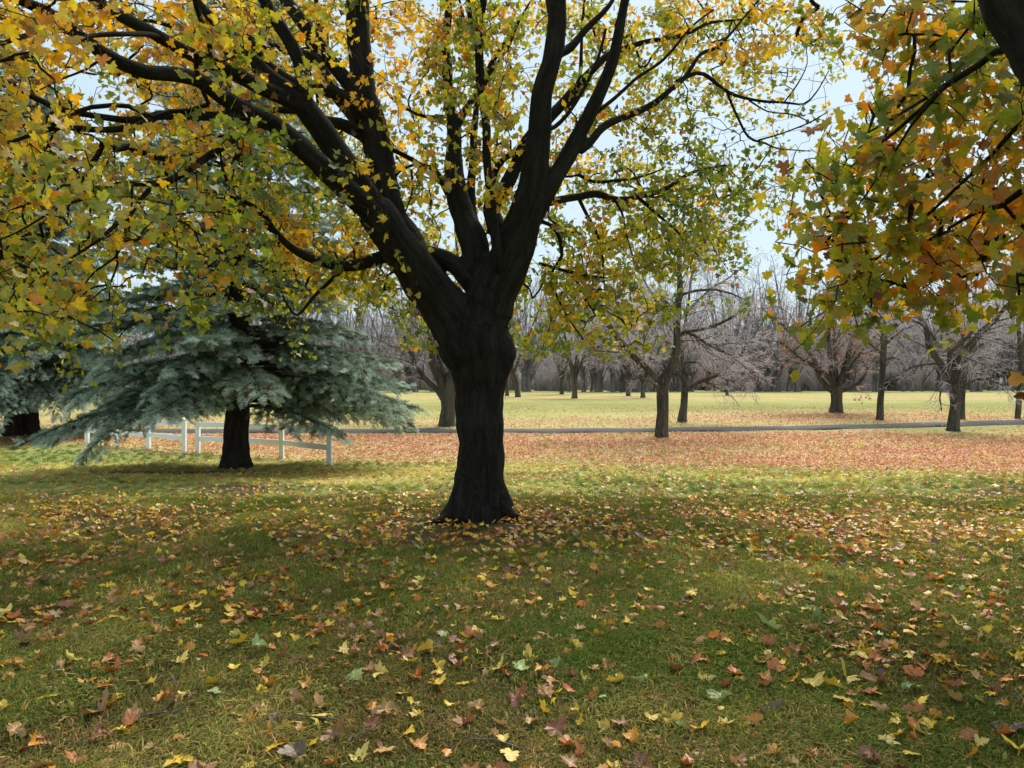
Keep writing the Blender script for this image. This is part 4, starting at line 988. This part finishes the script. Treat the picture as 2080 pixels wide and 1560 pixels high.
# farther trees: four shapes, each tree a thing of its own
def far_shape(seed, H, lean, forks, levels=3, dens=(1.1, 1.7, 2.6), min_r=.013):
    r = np.random.default_rng(seed)
    hf = H * r.uniform(.10, .16); tr = np.array([[0, 0, -.1, H * .024], [0, 0, .2, H * .019], [lean * .4, 0, hf * .6, H * .016], [lean, 0, hf, H * .016]])
    ls = []
    for k in range(forks):
        az = k * 6.28 / forks + r.uniform(-.4, .4); sp_ = r.uniform(.14, .4) * H; top = H * r.uniform(.65, 1.0)
        ls.append(np.array([[lean, 0, hf * .9, H * .010], [lean + math.cos(az) * sp_ * .3, math.sin(az) * sp_ * .3, hf + (top - hf) * .28, H * .008], [lean + math.cos(az) * sp_ * .65, math.sin(az) * sp_ * .65, hf + (top - hf) * .6, H * .005], [lean + math.cos(az) * sp_, math.sin(az) * sp_, top, H * .0012]]))
    return tr, ls
far_protos = []
for i, (H_, ln_, fk) in enumerate(((13, .3, 5), (15, -.5, 4), (11, .0, 6), (17, .6, 4))):
    tr, ls = far_shape(200 + i, H_, ln_, fk)
    far_protos.append((tr, ls, 200 + i))
FAR = [(856, 792, 3, 1.1, 'upright dark far trunk seen between the limbs of the olive barked tree'), (1030, 804, 0, .8, 'far bare tree leaning out just right of the big maple trunk'), (1052, 807, 1, .9, 'pale far trunk forking high, beside the leaning far tree'),
       (1089, 793, 1, 1.1, 'dark far trunk leaning left at the back of the green'), (1141, 801, 2, 1.1, 'dark far tree with a tidy low fork, under the hanging maple leaves'), (1167, 809, 0, 1.0, 'mossy double stemmed far tree right of the dark low forked one'),
       (1202, 792, 2, .9, 'small far tree standing in the shade at the edge of the woods'), (1262, 797, 2, .9, 'dark far tree with low crooked boughs behind the leaning limb'), (1276, 804, 0, .9, 'narrow footed far tree beside the crooked one'),
       (1306, 808, 2, 1.0, 'pale flared far trunk left of the twiggy tree, red leaves at its foot'), (1477, 803, 2, .8, 'small vase shaped far tree under the long low limb'), (1240, 790, 3, 1.2, 'tall far tree rising above the woods behind the maple leaves'),
       (1420, 791, 3, 1.25, 'tall far tree rising behind the twiggy tree'), (1540, 793, 3, 1.1, 'tall thin far tree in the gap left of the orange leaves'), (1600, 792, 1, 1.0, 'far tree at the wood edge left of the spreading tree'), (1850, 792, 0, 1.0, 'far tree between the straight trunk and the forked tree'), (790, 793, 1, 1.2, 'far tree above the right tip of the blue spruce'), (700, 794, 0, 1.1, 'far tree hidden behind the blue spruce boughs')]
firsts = {}
for px, py, k, sc_, lab in FAR:
    b = ground(px, py)
    if k not in firsts:
        tr, ls, sd = far_protos[k]; bare_wood.t0 = .1
        o = make_bare('bare_tree', lab, Vector((0, 0, 0)), tr, ls, sd, levels=3, dens=(2.2, 3.4, 4.2), min_r=.009, group='bare trees at the back of the park'); firsts[k] = o
    else: o = copy_tree(firsts[k])
    o['label'] = lab; o.location = b; o.rotation_euler = (0, 0, (px * .37) % 6.28); o.scale = (sc_,) * 3

# the woods behind: one mass
wood_src = []
for i in range(5):
    tr, ls = far_shape(300 + i, (13, 15, 11, 17, 9)[i], .2, (5, 5, 6, 4, 6)[i])
    tr = catmull(tr, .6); ls = [wander(catmull(l, .8), .25, i + 4) for l in ls]
    bare_wood.t0 = .05
    th, fi = bare_wood(ls, 300 + i, 3, (1.5, 2.3, 3.0), -.04, .9, .011)
    V1, F1 = tubes([(tr[:, :3], tr[:, 3])], 6); V2_, F2_ = tubes(th, 4); V3, F3_ = tubes(fi, 3)
    nF = [len(F1) + len(F2_), len(F3_)]
    me = mesh_np('woods_tree', np.vstack([V1, V2_, V3]), [np.vstack([F1, F2_ + len(V1), F3_ + len(V1) + len(V2_)])], [M_woods, M_twigs_grey], True, np.concatenate([np.zeros(nF[0]), np.ones(nF[1])]))
    wood_src.append(source('woods_tree', me))
for i in range(2):      # thicket of saplings and brush under the trees
    r = np.random.default_rng(330 + i); pl = []
    for k in range(420):
        x0, y0_ = r.uniform(-3.2, 3.2), r.uniform(-1.5, 1.5); hh = 1.4 + 2.8 * r.random() ** 1.5; t = np.linspace(0, 1, 4)[:, None]; az = r.uniform(0, 6.28); sp_ = r.uniform(.1, .6)
        p = np.array([x0, y0_, -.1]) + np.hstack([t ** 1.5 * math.cos(az) * hh * sp_, t ** 1.5 * math.sin(az) * hh * sp_, t * hh]) + r.normal(0, .07, (4, 3)) * t
        pl.append((p, np.linspace(.028, .014, 4)))
        for q in range(3):
            a = p[1 + q % 3]; pl.append((a + np.array([0, 0, 1]) * np.linspace(0, .5, 4)[:, None] + r.normal(0, .25, 3) * np.linspace(0, 1, 4)[:, None] * 1.6, np.linspace(.016, .012, 4)))
    V1, F1 = tubes(pl, 3)
    wood_src.append(source('woods_brush', mesh_np('woods_brush', V1, [F1], [M_twigs_grey, M_bare], False, (r.random(len(F1)) < .15).astype(int))))
r = np.random.default_rng(77); n = 620
wx = r.uniform(-115, 125, n); wy = 99 + r.uniform(0, 1, n) ** 1.3 * 55 + np.abs(wx) * .05
wy = np.where(wx > 66, wy + 14, wy)
fx = r.uniform(-100, 100, 150); wx = np.concatenate([wx, fx]); wy = np.concatenate([wy, 97 + r.uniform(-1, 3, 150) + np.abs(fx) * .05 + 14 * (fx > 66)]); n += 150
wi = np.where(wy < 103, np.where(r.random(n) < .6, 4, 2), r.integers(0, 5, n)); wi = np.where((r.random(n) < .55) | (np.arange(n) >= n - 150), 5 + r.integers(0, 2, n), wi)
woods = scatter('far_woods', np.stack([wx, wy, gz_np(wx, wy)], 1), np.stack([r.normal(0, .04, n), r.normal(0, .04, n), r.uniform(0, 6.28, n)], 1), r.uniform(.75, 1.3, n), wi, np.ones((n, 3)), scatter_group('woods', wood_src), M_bare)
tag(woods, 'grey leafless woods closing off the back of the park', 'woods', kind='stuff')

# reddish shrubs at the wood edge
def shrub(px, py, w, h, col, label, seed):
    b = ground(px, py); D = b.y; r = np.random.default_rng(seed); root = empty('shrub', b); tag(root, label, 'shrub', 'shrubs along the woods')
    pl = []; tips = []
    for k in range(70):
        az = r.uniform(0, 6.28); sp_ = r.uniform(0, 1) ** .6 * w / 2; t = np.linspace(0, 1, 5)[:, None]
        p = np.array([math.cos(az) * sp_, math.sin(az) * sp_, h * r.uniform(.5, 1)]) * np.hstack([t ** 1.3, t ** 1.3, t]) + r.normal(0, .05, (5, 3)) * t
        pl.append((p, np.linspace(.02, .01, 5))); tips += [p[-1], p[-2], p[-3]]
    V, F = tubes(pl, 3); link('stems', mesh_np('shrub_stems', V, [F], [M_bare]), root)
    tips = np.repeat(np.array(tips), 7, 0) + r.normal(0, .22, (len(tips) * 7, 3)); n = len(tips)
    V, F, C_ = bake_leaves([leaf_template(LO, .2, .1, .05, 3, petiole=False)], tips, rot_from(r.normal(0, 1, (n, 3)), r.normal(0, 1, (n, 3))), r.uniform(.08, .15, n), np.tile(col, (n, 1)) * r.uniform(.6, 1.1, (n, 1)), np.zeros(n, int))
    me = mesh_np('shrub_foliage', V, [F], [M_leaf]); color_attr(me, 'tint', C_); tag(link('foliage', me, root), kind='stuff')
shrub(1430, 793, 5, 3.2, lin(150, 70, 70), 'dull red shrub at the wood edge under the long low limb', 1)
shrub(1915, 793, 4.5, 3.0, lin(160, 96, 88), 'rosy brown shrub at the wood edge behind the forked tree', 2)
shrub(1640, 794, 4, 2.6, lin(150, 110, 70), 'tan shrub at the wood edge left of the spreading tree', 3)
shrub(1800, 794, 4, 2.4, lin(95, 100, 72), 'greenish shrub at the wood edge behind the straight trunk', 4)

# ------------------------------------------------------------------ white rail fences
def boxm(name, c, s, mat, bev=.006, rz=0., tilt=0., peak=0., parent=None):
    import bmesh
    bm = bmesh.new(); bmesh.ops.create_cube(bm, size=1)
    for v in bm.verts: v.co = Vector((v.co.x * s[0], v.co.y * s[1], v.co.z * s[2]))
    if bev: bmesh.ops.bevel(bm, geom=bm.edges[:], offset=bev, segments=2, affect='EDGES')
    me = bpy.data.meshes.new(name); bm.to_mesh(me); bm.free(); me.materials.append(mat)
    o = link(name, me, parent); o.location = c; o.rotation_euler = Euler((0, tilt, rz)); return o
def cap_mesh(w):
    V = [(-w, -w, 0), (w, -w, 0), (w, w, 0), (-w, w, 0), (-w, -w, .025), (w, -w, .025), (w, w, .025), (-w, w, .025), (0, 0, .065)]
    F4 = [(0, 3, 2, 1), (0, 1, 5, 4), (1, 2, 6, 5), (2, 3, 7, 6), (3, 0, 4, 7)]; F3 = [(4, 5, 8), (5, 6, 8), (6, 7, 8), (7, 4, 8)]
    return mesh_np('post_cap', np.array(V), [np.array(F4), np.array(F3)], [M_white])
CAP = cap_mesh(.074)
def fence(label, posts):
    g0 = ground(*posts[0]); root = empty('rail_fence', g0); tag(root, label, 'fence', 'white rail fences')
    g = [ground(*p) - g0 for p in posts]; hgt = 1.02
    for p in g:
        po = boxm('post', p + Vector((0, 0, hgt / 2 - .03)), (.125, .125, hgt + .06), M_white, parent=root)
        cp = link('post_cap', CAP, po); cp.location = (0, 0, hgt / 2 + .031)
    for a, b in zip(g[:-1], g[1:]):
        d = b - a; Lr = math.hypot(d.x, d.y) - .11; rz = math.atan2(d.y, d.x); tl = -math.atan2(d.z, math.hypot(d.x, d.y))
        for hz in (.90, .46):
            boxm('rail', (a + b) / 2 + Vector((0, 0, hz)), (Lr, .04, .145), M_white, rz=rz, tilt=tl, parent=root)
fence('white two rail fence left of the gap, partly behind the spruce boughs', [(177, 902), (236, 907), (301, 912.5), (374, 919)])
fence('white two rail fence right of the gap, ending beyond the spruce trunk', [(402, 921), (483, 925.5), (572, 931), (669, 946)])
g0 = ground(210, 884); st = empty('marker_stake', g0); tag(st, 'thin red stake among fallen leaves behind the left white fence', 'stake')
boxm('shaft', (0, 0, .3), (.05, .05, .66), M_red, tilt=.18, parent=st)
boxm('crossbar', (.05, 0, .55), (.16, .035, .06), M_red, tilt=.18, parent=st)
# far roadside barrier
g0 = ground(2085, 792); ba = empty('roadside_barrier', g0); tag(ba, 'pale low barrier with a dark top rail beyond the lawn at the right edge', 'barrier')
boxm('wall_panel', (1, 0, .40), (14, .3, .75), M_pale, parent=ba)
boxm('rail', (1, 0, 1.0), (14, .12, .16), M_darkrail, parent=ba)
for k in range(6): boxm('post', (-5.6 + k * 2.7, -.23, .8), (.14, .14, 1.8), M_darkrail, parent=ba)

# ------------------------------------------------------------------ power lines
for zh, ya, yb, lab in ((27, 331, 132, 'middle overhead power line crossing the sky gap'), (24.5, 345, 174, 'lowest overhead power line crossing the sky gap'), (31, 240, 30, 'highest overhead power line, seen above the bare twigs')):
    da = (zh - EYE) * FPX / (CY - ya); db = (zh - EYE) * FPX / (CY - yb)
    a = np.array([(1201 - CX) / FPX * da, da, zh]); b = np.array([(2080 - CX) / FPX * db, db, zh])
    t = np.linspace(-1.6, 2.6, 40)[:, None]; p = a + (b - a) * t; p[:, 2] += .12 * ((t[:, 0] - .5) ** 2 - .25) * .8
    V, F = tubes([(p, np.full(40, .017))], 6)
    tag(link('power_line', mesh_np('power_line', V, [F], [M_wire], True)), lab, 'power line', 'overhead power lines')

# ------------------------------------------------------------------ grass
def clump(seed, nb, rad, hmin, hmax, w):
    r = np.random.default_rng(seed); V, F, tv = [], [], []
    lean_az = r.uniform(0, 6.28)
    for i in range(nb):
        a, q = r.uniform(0, 6.28), rad * math.sqrt(r.random()); p = np.array([math.cos(a) * q, math.sin(a) * q, -.004])
        h = r.uniform(hmin, hmax); az = lean_az + r.normal(0, 1.1); ln = r.uniform(.3, 1.7)
        d = np.array([math.cos(az), math.sin(az), 0]); sd = np.array([-d[1], d[0], 0]) * w * .5 * r.uniform(.7, 1.3)
        m1 = p + np.array([0, 0, h * .6]) + d * h * .25 * ln; tp = p + np.array([0, 0, h * max(.25, 1 - .35 * ln)]) + d * h * .85 * ln
        b = len(V); V += [p - sd, p + sd, m1 - sd * .8, m1 + sd * .8, tp]; F += [(b, b + 1, b + 3), (b, b + 3, b + 2), (b + 2, b + 3, b + 4)]
        q_ = r.random(); c_ = np.array((1.0, 1.0, 1.0)) * r.uniform(.55, 1.35)
        if q_ < .27: c_ = np.array((2.1, 1.6, 1.5)) * r.uniform(.7, 1.2)        # dry straw
        elif q_ < .30: c_ = np.array((1.0, .72, .7)) * r.uniform(.5, 1)
        tv += [c_] * 5
    me = mesh_np('grass_clump', np.array(V), [np.array(F)], [M_grass]); color_attr(me, 'blade', np.array(tv))
    return me
CL = [source('grass_clump', clump(s_, 80, .062, .03, .085, .0023)) for s_ in range(4)] + [source('grass_clump', clump(10 + s_, 95, .12, .03, .08, .0038)) for s_ in range(3)] + [source('grass_clump', clump(20 + s_, 60, .3, .03, .055, .012)) for s_ in range(2)]
r = np.random.default_rng(5); gp, gi_, gs = [], [], []
def band(y0, y1, step, ids, sc0):
    for y in np.arange(y0, y1, step):
        hw = y * .80 + 1.4
        x = np.arange(-hw, hw, step); n = len(x)
        gp.append(np.stack([x + r.uniform(-.6, .6, n) * step, y + r.uniform(-.6, .6, n) * step], 1)); gi_.append(r.integers(ids[0], ids[1], n)); gs.append(r.uniform(.75, 1.25, n) * sc0)
band(.6, 6.5, .042, (0, 4), 1.0); band(6.5, 11, .075, (4, 7), 1.0); band(11, 19, .17, (7, 9), .9); band(19, 30, .30, (7, 9), 1.2)
gp = np.concatenate(gp); gi_ = np.concatenate(gi_); gs = np.concatenate(gs)
dt = dirt(gp[:, 0], gp[:, 1]); lt = litter(gp[:, 0], gp[:, 1])
patch = vnoise(gp[:, 0], gp[:, 1], 2.2, 8)
keep = (r.random(len(gp)) > dt * .8) & (r.random(len(gp)) > lt * .95) & (np.hypot(gp[:, 0] + .42, gp[:, 1] - 9) > .5) & (np.hypot(gp[:, 0] - sb.x, gp[:, 1] - sb.y) > .45)
gp, gi_, gs, dt, patch = gp[keep], gi_[keep], gs[keep], dt[keep], patch[keep]; n = len(gp)
dr = np.clip(dryness(gp[:, 0], gp[:, 1]) * 1.1 + r.normal(0, .16, n) + (vnoise(gp[:, 0], gp[:, 1], 1.4, 9) - .5) * .5, 0, 1)
tint = blend_cols([lin(92, 112, 52), lin(118, 132, 64), lin(164, 172, 90), lin(204, 204, 116), lin(218, 206, 134)], dr) * r.uniform(.75, 1.2, (n, 1))
mud = np.clip(dt * .45 + .18 * smooth(.55, .8, vnoise(gp[:, 0], gp[:, 1], 1.7, 14)) * (gp[:, 1] < 13), 0, .85)[:, None]; tint = tint * (1 - mud) + lin(112, 92, 62) * mud
k = r.random(n) < .12; tint[k] = lin(160, 140, 96)
gs = gs * (.7 + .6 * patch) * (1 - .3 * dt)
flow = 6.28 * vnoise(gp[:, 0], gp[:, 1], .5, 10)
go = scatter('grass', np.column_stack([gp, gz_np(gp[:, 0], gp[:, 1])]), np.stack([np.zeros(n), np.zeros(n), flow + r.normal(0, .8, n)], 1), gs, gi_, tint, scatter_group('grass_clumps', CL), M_grass)
tag(go, 'short green and straw coloured lawn grass', 'grass', kind='stuff')

# ------------------------------------------------------------------ fallen leaves
FL = {'yellow': lin(244, 204, 40), 'pale yellow': lin(236, 208, 96), 'golden orange': lin(236, 158, 40), 'tan': lin(206, 156, 92), 'brown': lin(168, 108, 68), 'orange brown': lin(206, 114, 44), 'red brown': lin(146, 70, 44), 'pale green': lin(160, 182, 112), 'green': lin(110, 146, 66), 'purple brown': lin(96, 72, 62)}
FORM = {'flat': dict(curl=.10, fold=.05, wob=.06), 'cupped': dict(curl=-.35, fold=.25, wob=.09), 'curled': dict(curl=.6, fold=.2, wob=.20, roll=2.3), 'folded': dict(curl=.15, fold=.95, wob=.15)}
rf = np.random.default_rng(17)
# leaves that stand out in the photo: x, y, colour, form, size, turn
SPEC = [(378, 1546, 'yellow', 'flat', .13), (505, 1552, 'pale yellow', 'flat', .10), (606, 1546, 'purple brown', 'folded', .11), (630, 1520, 'yellow', 'flat', .085), (686, 1500, 'brown', 'folded', .115), (720, 1538, 'pale yellow', 'cupped', .085), (828, 1487, 'yellow', 'flat', .09),
        (842, 1522, 'golden orange', 'cupped', .085), (940, 1473, 'brown', 'folded', .10), (660, 1459, 'pale yellow', 'flat', .085), (793, 1450, 'tan', 'curled', .115), (977, 1440, 'tan', 'curled', .095), (716, 1368, 'pale green', 'flat', .13), (838, 1343, 'yellow', 'cupped', .09), (888, 1348, 'yellow', 'folded', .085), (1108, 1447, 'yellow', 'cupped', .095),
        (1140, 1488, 'red brown', 'cupped', .11), (1147, 1520, 'orange brown', 'cupped', .11), (1040, 1536, 'pale yellow', 'flat', .10), (1045, 1421, 'red brown', 'curled', .10), (1022, 1507, 'pale yellow', 'cupped', .075), (212, 1455, 'brown', 'folded', .14), (282, 1452, 'tan', 'curled', .10), (30, 1505, 'tan', 'curled', .11), (78, 1345, 'orange brown', 'cupped', .10),
        (150, 1344, 'pale yellow', 'cupped', .12), (240, 1362, 'orange brown', 'folded', .12), (238, 1309, 'green', 'flat', .11), (309, 1391, 'yellow', 'cupped', .09), (443, 1404, 'pale green', 'flat', .07), (236, 1522, 'golden orange', 'flat', .085), (492, 1303, 'yellow', 'cupped', .11), (514, 1318, 'pale green', 'folded', .11), (357, 1340, 'pale yellow', 'cupped', .10),
        (1067, 1338, 'yellow', 'cupped', .11), (1135, 1357, 'pale green', 'cupped', .08), (1206, 1298, 'golden orange', 'cupped', .13), (985, 1250, 'yellow', 'flat', .09), (1001, 1264, 'yellow', 'cupped', .09), (1459, 1332, 'yellow', 'flat', .085), (1400, 1292, 'yellow', 'cupped', .09), (1276, 1437, 'green', 'flat', .09), (1480, 1392, 'brown', 'cupped', .16), (1467, 1428, 'pale green', 'folded', .11),
        (1558, 1438, 'purple brown', 'folded', .12), (1655, 1400, 'pale yellow', 'folded', .11), (1716, 1376, 'pale yellow', 'folded', .12), (1775, 1388, 'brown', 'folded', .13), (1864, 1423, 'yellow', 'flat', .09), (1936, 1422, 'tan', 'cupped', .11), (1981, 1424, 'pale yellow', 'cupped', .085), (1846, 1404, 'green', 'curled', .09), (1572, 1282, 'pale green', 'cupped', .15), (1540, 1471, 'golden orange', 'curled', .10),
        (1441, 1520, 'pale yellow', 'flat', .10), (1546, 1550, 'yellow', 'flat', .12), (1632, 1496, 'yellow', 'flat', .075), (1797, 1503, 'pale yellow', 'flat', .10), (1842, 1537, 'yellow', 'flat', .08), (2052, 1478, 'purple brown', 'cupped', .17), (2030, 1492, 'orange brown', 'cupped', .11), (2003, 1482, 'pale yellow', 'flat', .085), (2072, 1532, 'yellow', 'folded', .12), (1290, 1550, 'red brown', 'cupped', .12),
        (1752, 1546, 'red brown', 'curled', .11), (1700, 1446, 'orange brown', 'flat', .075), (1876, 1355, 'orange brown', 'folded', .10), (1612, 1388, 'golden orange', 'cupped', .095), (1425, 1380, 'pale yellow', 'cupped', .08), (1110, 1255, 'tan', 'curled', .10), (700, 1395, 'tan', 'curled', .10), (620, 1392, 'golden orange', 'curled', .10)]
cand = []
for px, py, c_, f_, s_ in SPEC:
    p = ground(px, py + 8); cand.append((p.x, p.y, c_, f_, s_ * .76, True))
def fore_density(x, y):
    d = 78 + 50 * smooth(3.2, 7, y) + 60 * smooth(-1, 3.0, x) * smooth(2, 6, y) + 120 * np.exp(-(np.hypot(x + .4, y - 9.0) / .75) ** 2)
    d = d * (.30 + .75 * vnoise(x, y, .8, 11) + .5 * vnoise(x, y, 2.3, 12))
    return d * (1 - .86 * smooth(8.8, 12.5, y)) * (1 - .6 * smooth(15, 18, y))
names = list(FL); wts_near = np.array([.20, .08, .18, .17, .12, .17, .05, .015, .008, .022]); wts_near = wts_near / wts_near.sum()
forms = list(FORM)
xs, ys = [], []
for y in np.arange(1.6, 22, .1):
    hw = y * .78 + 1.2; A_ = 2 * hw * .1; dn = float(np.mean(fore_density(np.linspace(-hw, hw, 30), np.full(30, y)))); mx = 330
    k = rf.poisson(A_ * mx); x = rf.uniform(-hw, hw, k); yy = y + rf.uniform(0, .1, k); ok = rf.random(k) * mx < fore_density(x, yy)
    xs.append(x[ok]); ys.append(yy[ok])
xs, ys = np.concatenate(xs), np.concatenate(ys)
ok = np.hypot(xs + .42, ys - 9) > .42; ok &= np.hypot(xs - sb.x, ys - sb.y) > .45
for px, py, *_r in SPEC:
    p = ground(px, py + 8); ok &= np.hypot(xs - p.x, ys - p.y) > .10
xs, ys = xs[ok], ys[ok]
wts_far = np.array([.36, .08, .18, .13, .08, .11, .03, .02, .01, .01]); wts_far /= wts_far.sum()
farf = smooth(6.5, 11.5, ys) * (1 - .5 * smooth(0, 4, xs))
for x, y, ff in zip(xs, ys, farf):
    c_ = names[rf.choice(10, p=wts_near * (1 - ff) + wts_far * ff)]
    f_ = forms[rf.choice(4, p=[.3, .35, .2, .15])] if c_ in ('yellow', 'pale yellow', 'pale green', 'green', 'golden orange') else forms[rf.choice(4, p=[.1, .35, .3, .25])]
    cand.append((x, y, c_, f_, rf.uniform(.042, .076) if rf.random() < .75 else rf.uniform(.02, .042), False))
# nearest ones in view are things of their own
vis = []
for i, (x, y, c_, f_, s_, sp_) in enumerate(cand):
    sx, sy = proj((x, y, gz(x, y)))
    vis.append(0 if (sp_) else (y / s_ if (5 < sx < 2075 and 5 < sy < 1555) else 1e6))
order = np.argsort(vis, kind='stable'); own = set(order[:300].tolist())
leafmesh = {}
def fallen_mesh(c_, f_, v):
    key = (c_, f_, v)
    if key not in leafmesh:
        V, F, ve = leaf_template(HI, seed=hash((names.index(c_), forms.index(f_), v)) % 1000, ring=True, asym=.08 * (v - 2), **FORM[f_])
        me = mesh_np('fallen_leaf', V, [F], [M_fallen], False); color_attr(me, 'tint', np.tile(FL[c_] * (1, .86, 1.08, .94, .78)[v], (len(V), 1))); float_attr(me, 'vein', ve); leafmesh[key] = me
    return leafmesh[key]
def where(sx, sy):
    h = 'at the bottom edge' if sy > 1470 else 'low on the lawn' if sy > 1370 else 'halfway down the lawn' if sy > 1280 else 'higher on the lawn'
    v = 'far left' if sx < 260 else 'left' if sx < 560 else 'left of the trunk' if sx < 850 else 'below the trunk' if sx < 1120 else 'right of the trunk' if sx < 1400 else 'right' if sx < 1740 else 'far right'
    return h + ', ' + v
SHAPE = {'flat': 'lying flat', 'cupped': 'cupped', 'curled': 'curled', 'folded': 'half folded'}
sp_used = {}
for i in sorted(own):
    x, y, c_, f_, s_, sp_ = cand[i]
    o = link('fallen_leaf', fallen_mesh(c_, f_, int(rf.integers(0, 5))))
    o.location = (x, y, gz(x, y) + rf.uniform(.014, .044)); tl = .24 if f_ == 'flat' else .45
    o.rotation_euler = (rf.normal(0, tl), rf.normal(0, tl), rf.uniform(0, 6.28)); o.scale = (s_ / 1.0,) * 3
    sx, sy = proj((x, y, gz(x, y)))
    sz = 'very large ' if s_ > .095 else 'large ' if s_ > .074 else 'tiny ' if s_ < .036 else 'small ' if s_ < .052 else ''
    lab = f'{sz}{c_} maple leaf, {SHAPE[f_]}, {where(sx, sy)}'
    if lab in sp_used:
        a_ = o.rotation_euler.z; lab = f'{sz}{c_} maple leaf, {SHAPE[f_]}, tip pointing ' + ('away' if math.cos(a_) > .7 else 'forward' if math.cos(a_) < -.7 else 'left' if math.sin(a_) > 0 else 'right') + f', {where(sx, sy)}'
        if len(lab.replace(',', '').split()) > 16: lab = lab.replace(' maple leaf', ' leaf').replace('halfway down the lawn', 'halfway down')
    sp_used[lab] = 1
    tag(o, lab, 'fallen leaf', 'fallen maple leaves on the shaded lawn')
# the rest, as one scattered layer
LSRC = []
for j, f_ in enumerate(['flat', 'cupped', 'curled', 'folded', 'cupped']):
    V, F, ve = leaf_template(HI, seed=60 + j, ring=False, **FORM[f_]); me = mesh_np('leaf_shape', V, [F], [M_fallen_i]); float_attr(me, 'vein', ve); LSRC.append(source('leaf_shape', me))
for j in range(3):
    V, F, ve = leaf_template(LO, seed=80 + j, ring=False, petiole=False, curl=(.2, -.4, .5)[j], fold=(.1, .3, .2)[j], wob=.1); me = mesh_np('leaf_shape', V, [F], [M_fallen_i]); float_attr(me, 'vein', ve * 0); LSRC.append(source('leaf_shape', me))
rest = [c for i, c in enumerate(cand) if i not in own]
px_a = np.array([c[0] for c in rest]); py_a = np.array([c[1] for c in rest]); sz_a = np.array([c[4] for c in rest]); ti_a = np.array([FL[c[2]] for c in rest]); id_a = np.array([forms.index(c[3]) for c in rest])
id_a = np.where(py_a > 10, 5 + rf.integers(0, 3, len(rest)), id_a)
# litter carpets beyond
bx, by = [], []
for y in np.arange(14, 46, .25):
    hw = y * .78 + 2; mx = 260 if y < 30 else 120
    k = rf.poisson(2 * hw * .25 * mx); x = rf.uniform(-hw, hw, k); yy = y + rf.uniform(0, .25, k); ok = rf.random(k) < litter(x, yy) * .8
    ok &= np.abs(yy - path_center(x)) > PATH_W * np.where(rf.random(k) < .28, 0, 1)
    bx.append(x[ok]); by.append(yy[ok])
bx, by = np.concatenate(bx), np.concatenate(by); nb = len(bx)
lit_c = [lin(214, 120, 86), lin(226, 150, 112), lin(240, 200, 164), lin(204, 98, 74), lin(232, 182, 106), lin(160, 78, 60)]
ti_b = np.array(lit_c)[rf.choice(6, nb, p=[.26, .24, .18, .16, .08, .08])]
PX = np.concatenate([px_a, bx]); PY = np.concatenate([py_a, by]); n = len(PX)
SZ = np.concatenate([sz_a * np.where(py_a > 8, .9, 1), rf.uniform(.035, .062, nb)]); TI = np.concatenate([ti_a * .96, ti_b]) * rf.uniform(.75, 1.2, (n, 1)); ID = np.concatenate([id_a, 5 + rf.integers(0, 3, nb)])
tilt = np.where(PY < 14, .4, .42)
onp = np.abs(PY - path_center(PX)) < PATH_W
fl = scatter('fallen_leaves', np.stack([PX, PY, gz_np(PX, PY) + np.where(onp, .06, np.where(PY < 14, rf.uniform(.012, .044, n), .03))], 1), np.stack([rf.normal(0, 1, n) * tilt, rf.normal(0, 1, n) * tilt, rf.uniform(0, 6.28, n)], 1), SZ, ID, TI, scatter_group('leaf_litter', LSRC), M_fallen_i)
tag(fl, 'carpet of small fallen leaves, yellow near the maple and reddish by the path', 'leaves', kind='stuff')

# small dead twigs on the grass
for px, py, ln, az, lab in ((735, 1505, .16, .9, 'short dark twig on the grass beside the brown folded leaf'), (640, 1470, .30, 2.9, 'thin grey twig on the grass above the yellow leaf'), (330, 1462, .22, .4, 'thin dark twig on the grass right of the tan curled leaf'), (1000, 1520, .25, 2.6, 'slim bent twig on the grass left of the pale leaf'), (650, 1135, .5, .1, 'dark twig lying in the grass left of the maple trunk'), (2030, 1430, .32, .05, 'thin twig on the grass at the right edge'), (1240, 1320, .28, .7, 'fine twig on the grass by the golden orange leaf')):
    p = ground(px, py); t = np.linspace(-.5, .5, 7)
    q = np.stack([math.cos(az) * ln * t + rf.normal(0, .006, 7), math.sin(az) * ln * t + rf.normal(0, .006, 7), .035 + rf.normal(0, .004, 7)], 1)
    side = np.array([q[4], q[4] + [math.cos(az + .7) * ln * .22, math.sin(az + .7) * ln * .22, .006], q[4] + [math.cos(az + .6) * ln * .4, math.sin(az + .6) * ln * .4, .0]])
    V, F = tubes([(q, np.linspace(.0045, .002, 7)), (side, np.array([.0028, .0022, .0015]))], 5)
    o = link('twig', mesh_np('twig', V, [F], [M_stick], True)); o.location = p; tag(o, lab, 'twig', 'dead twigs on the lawn')
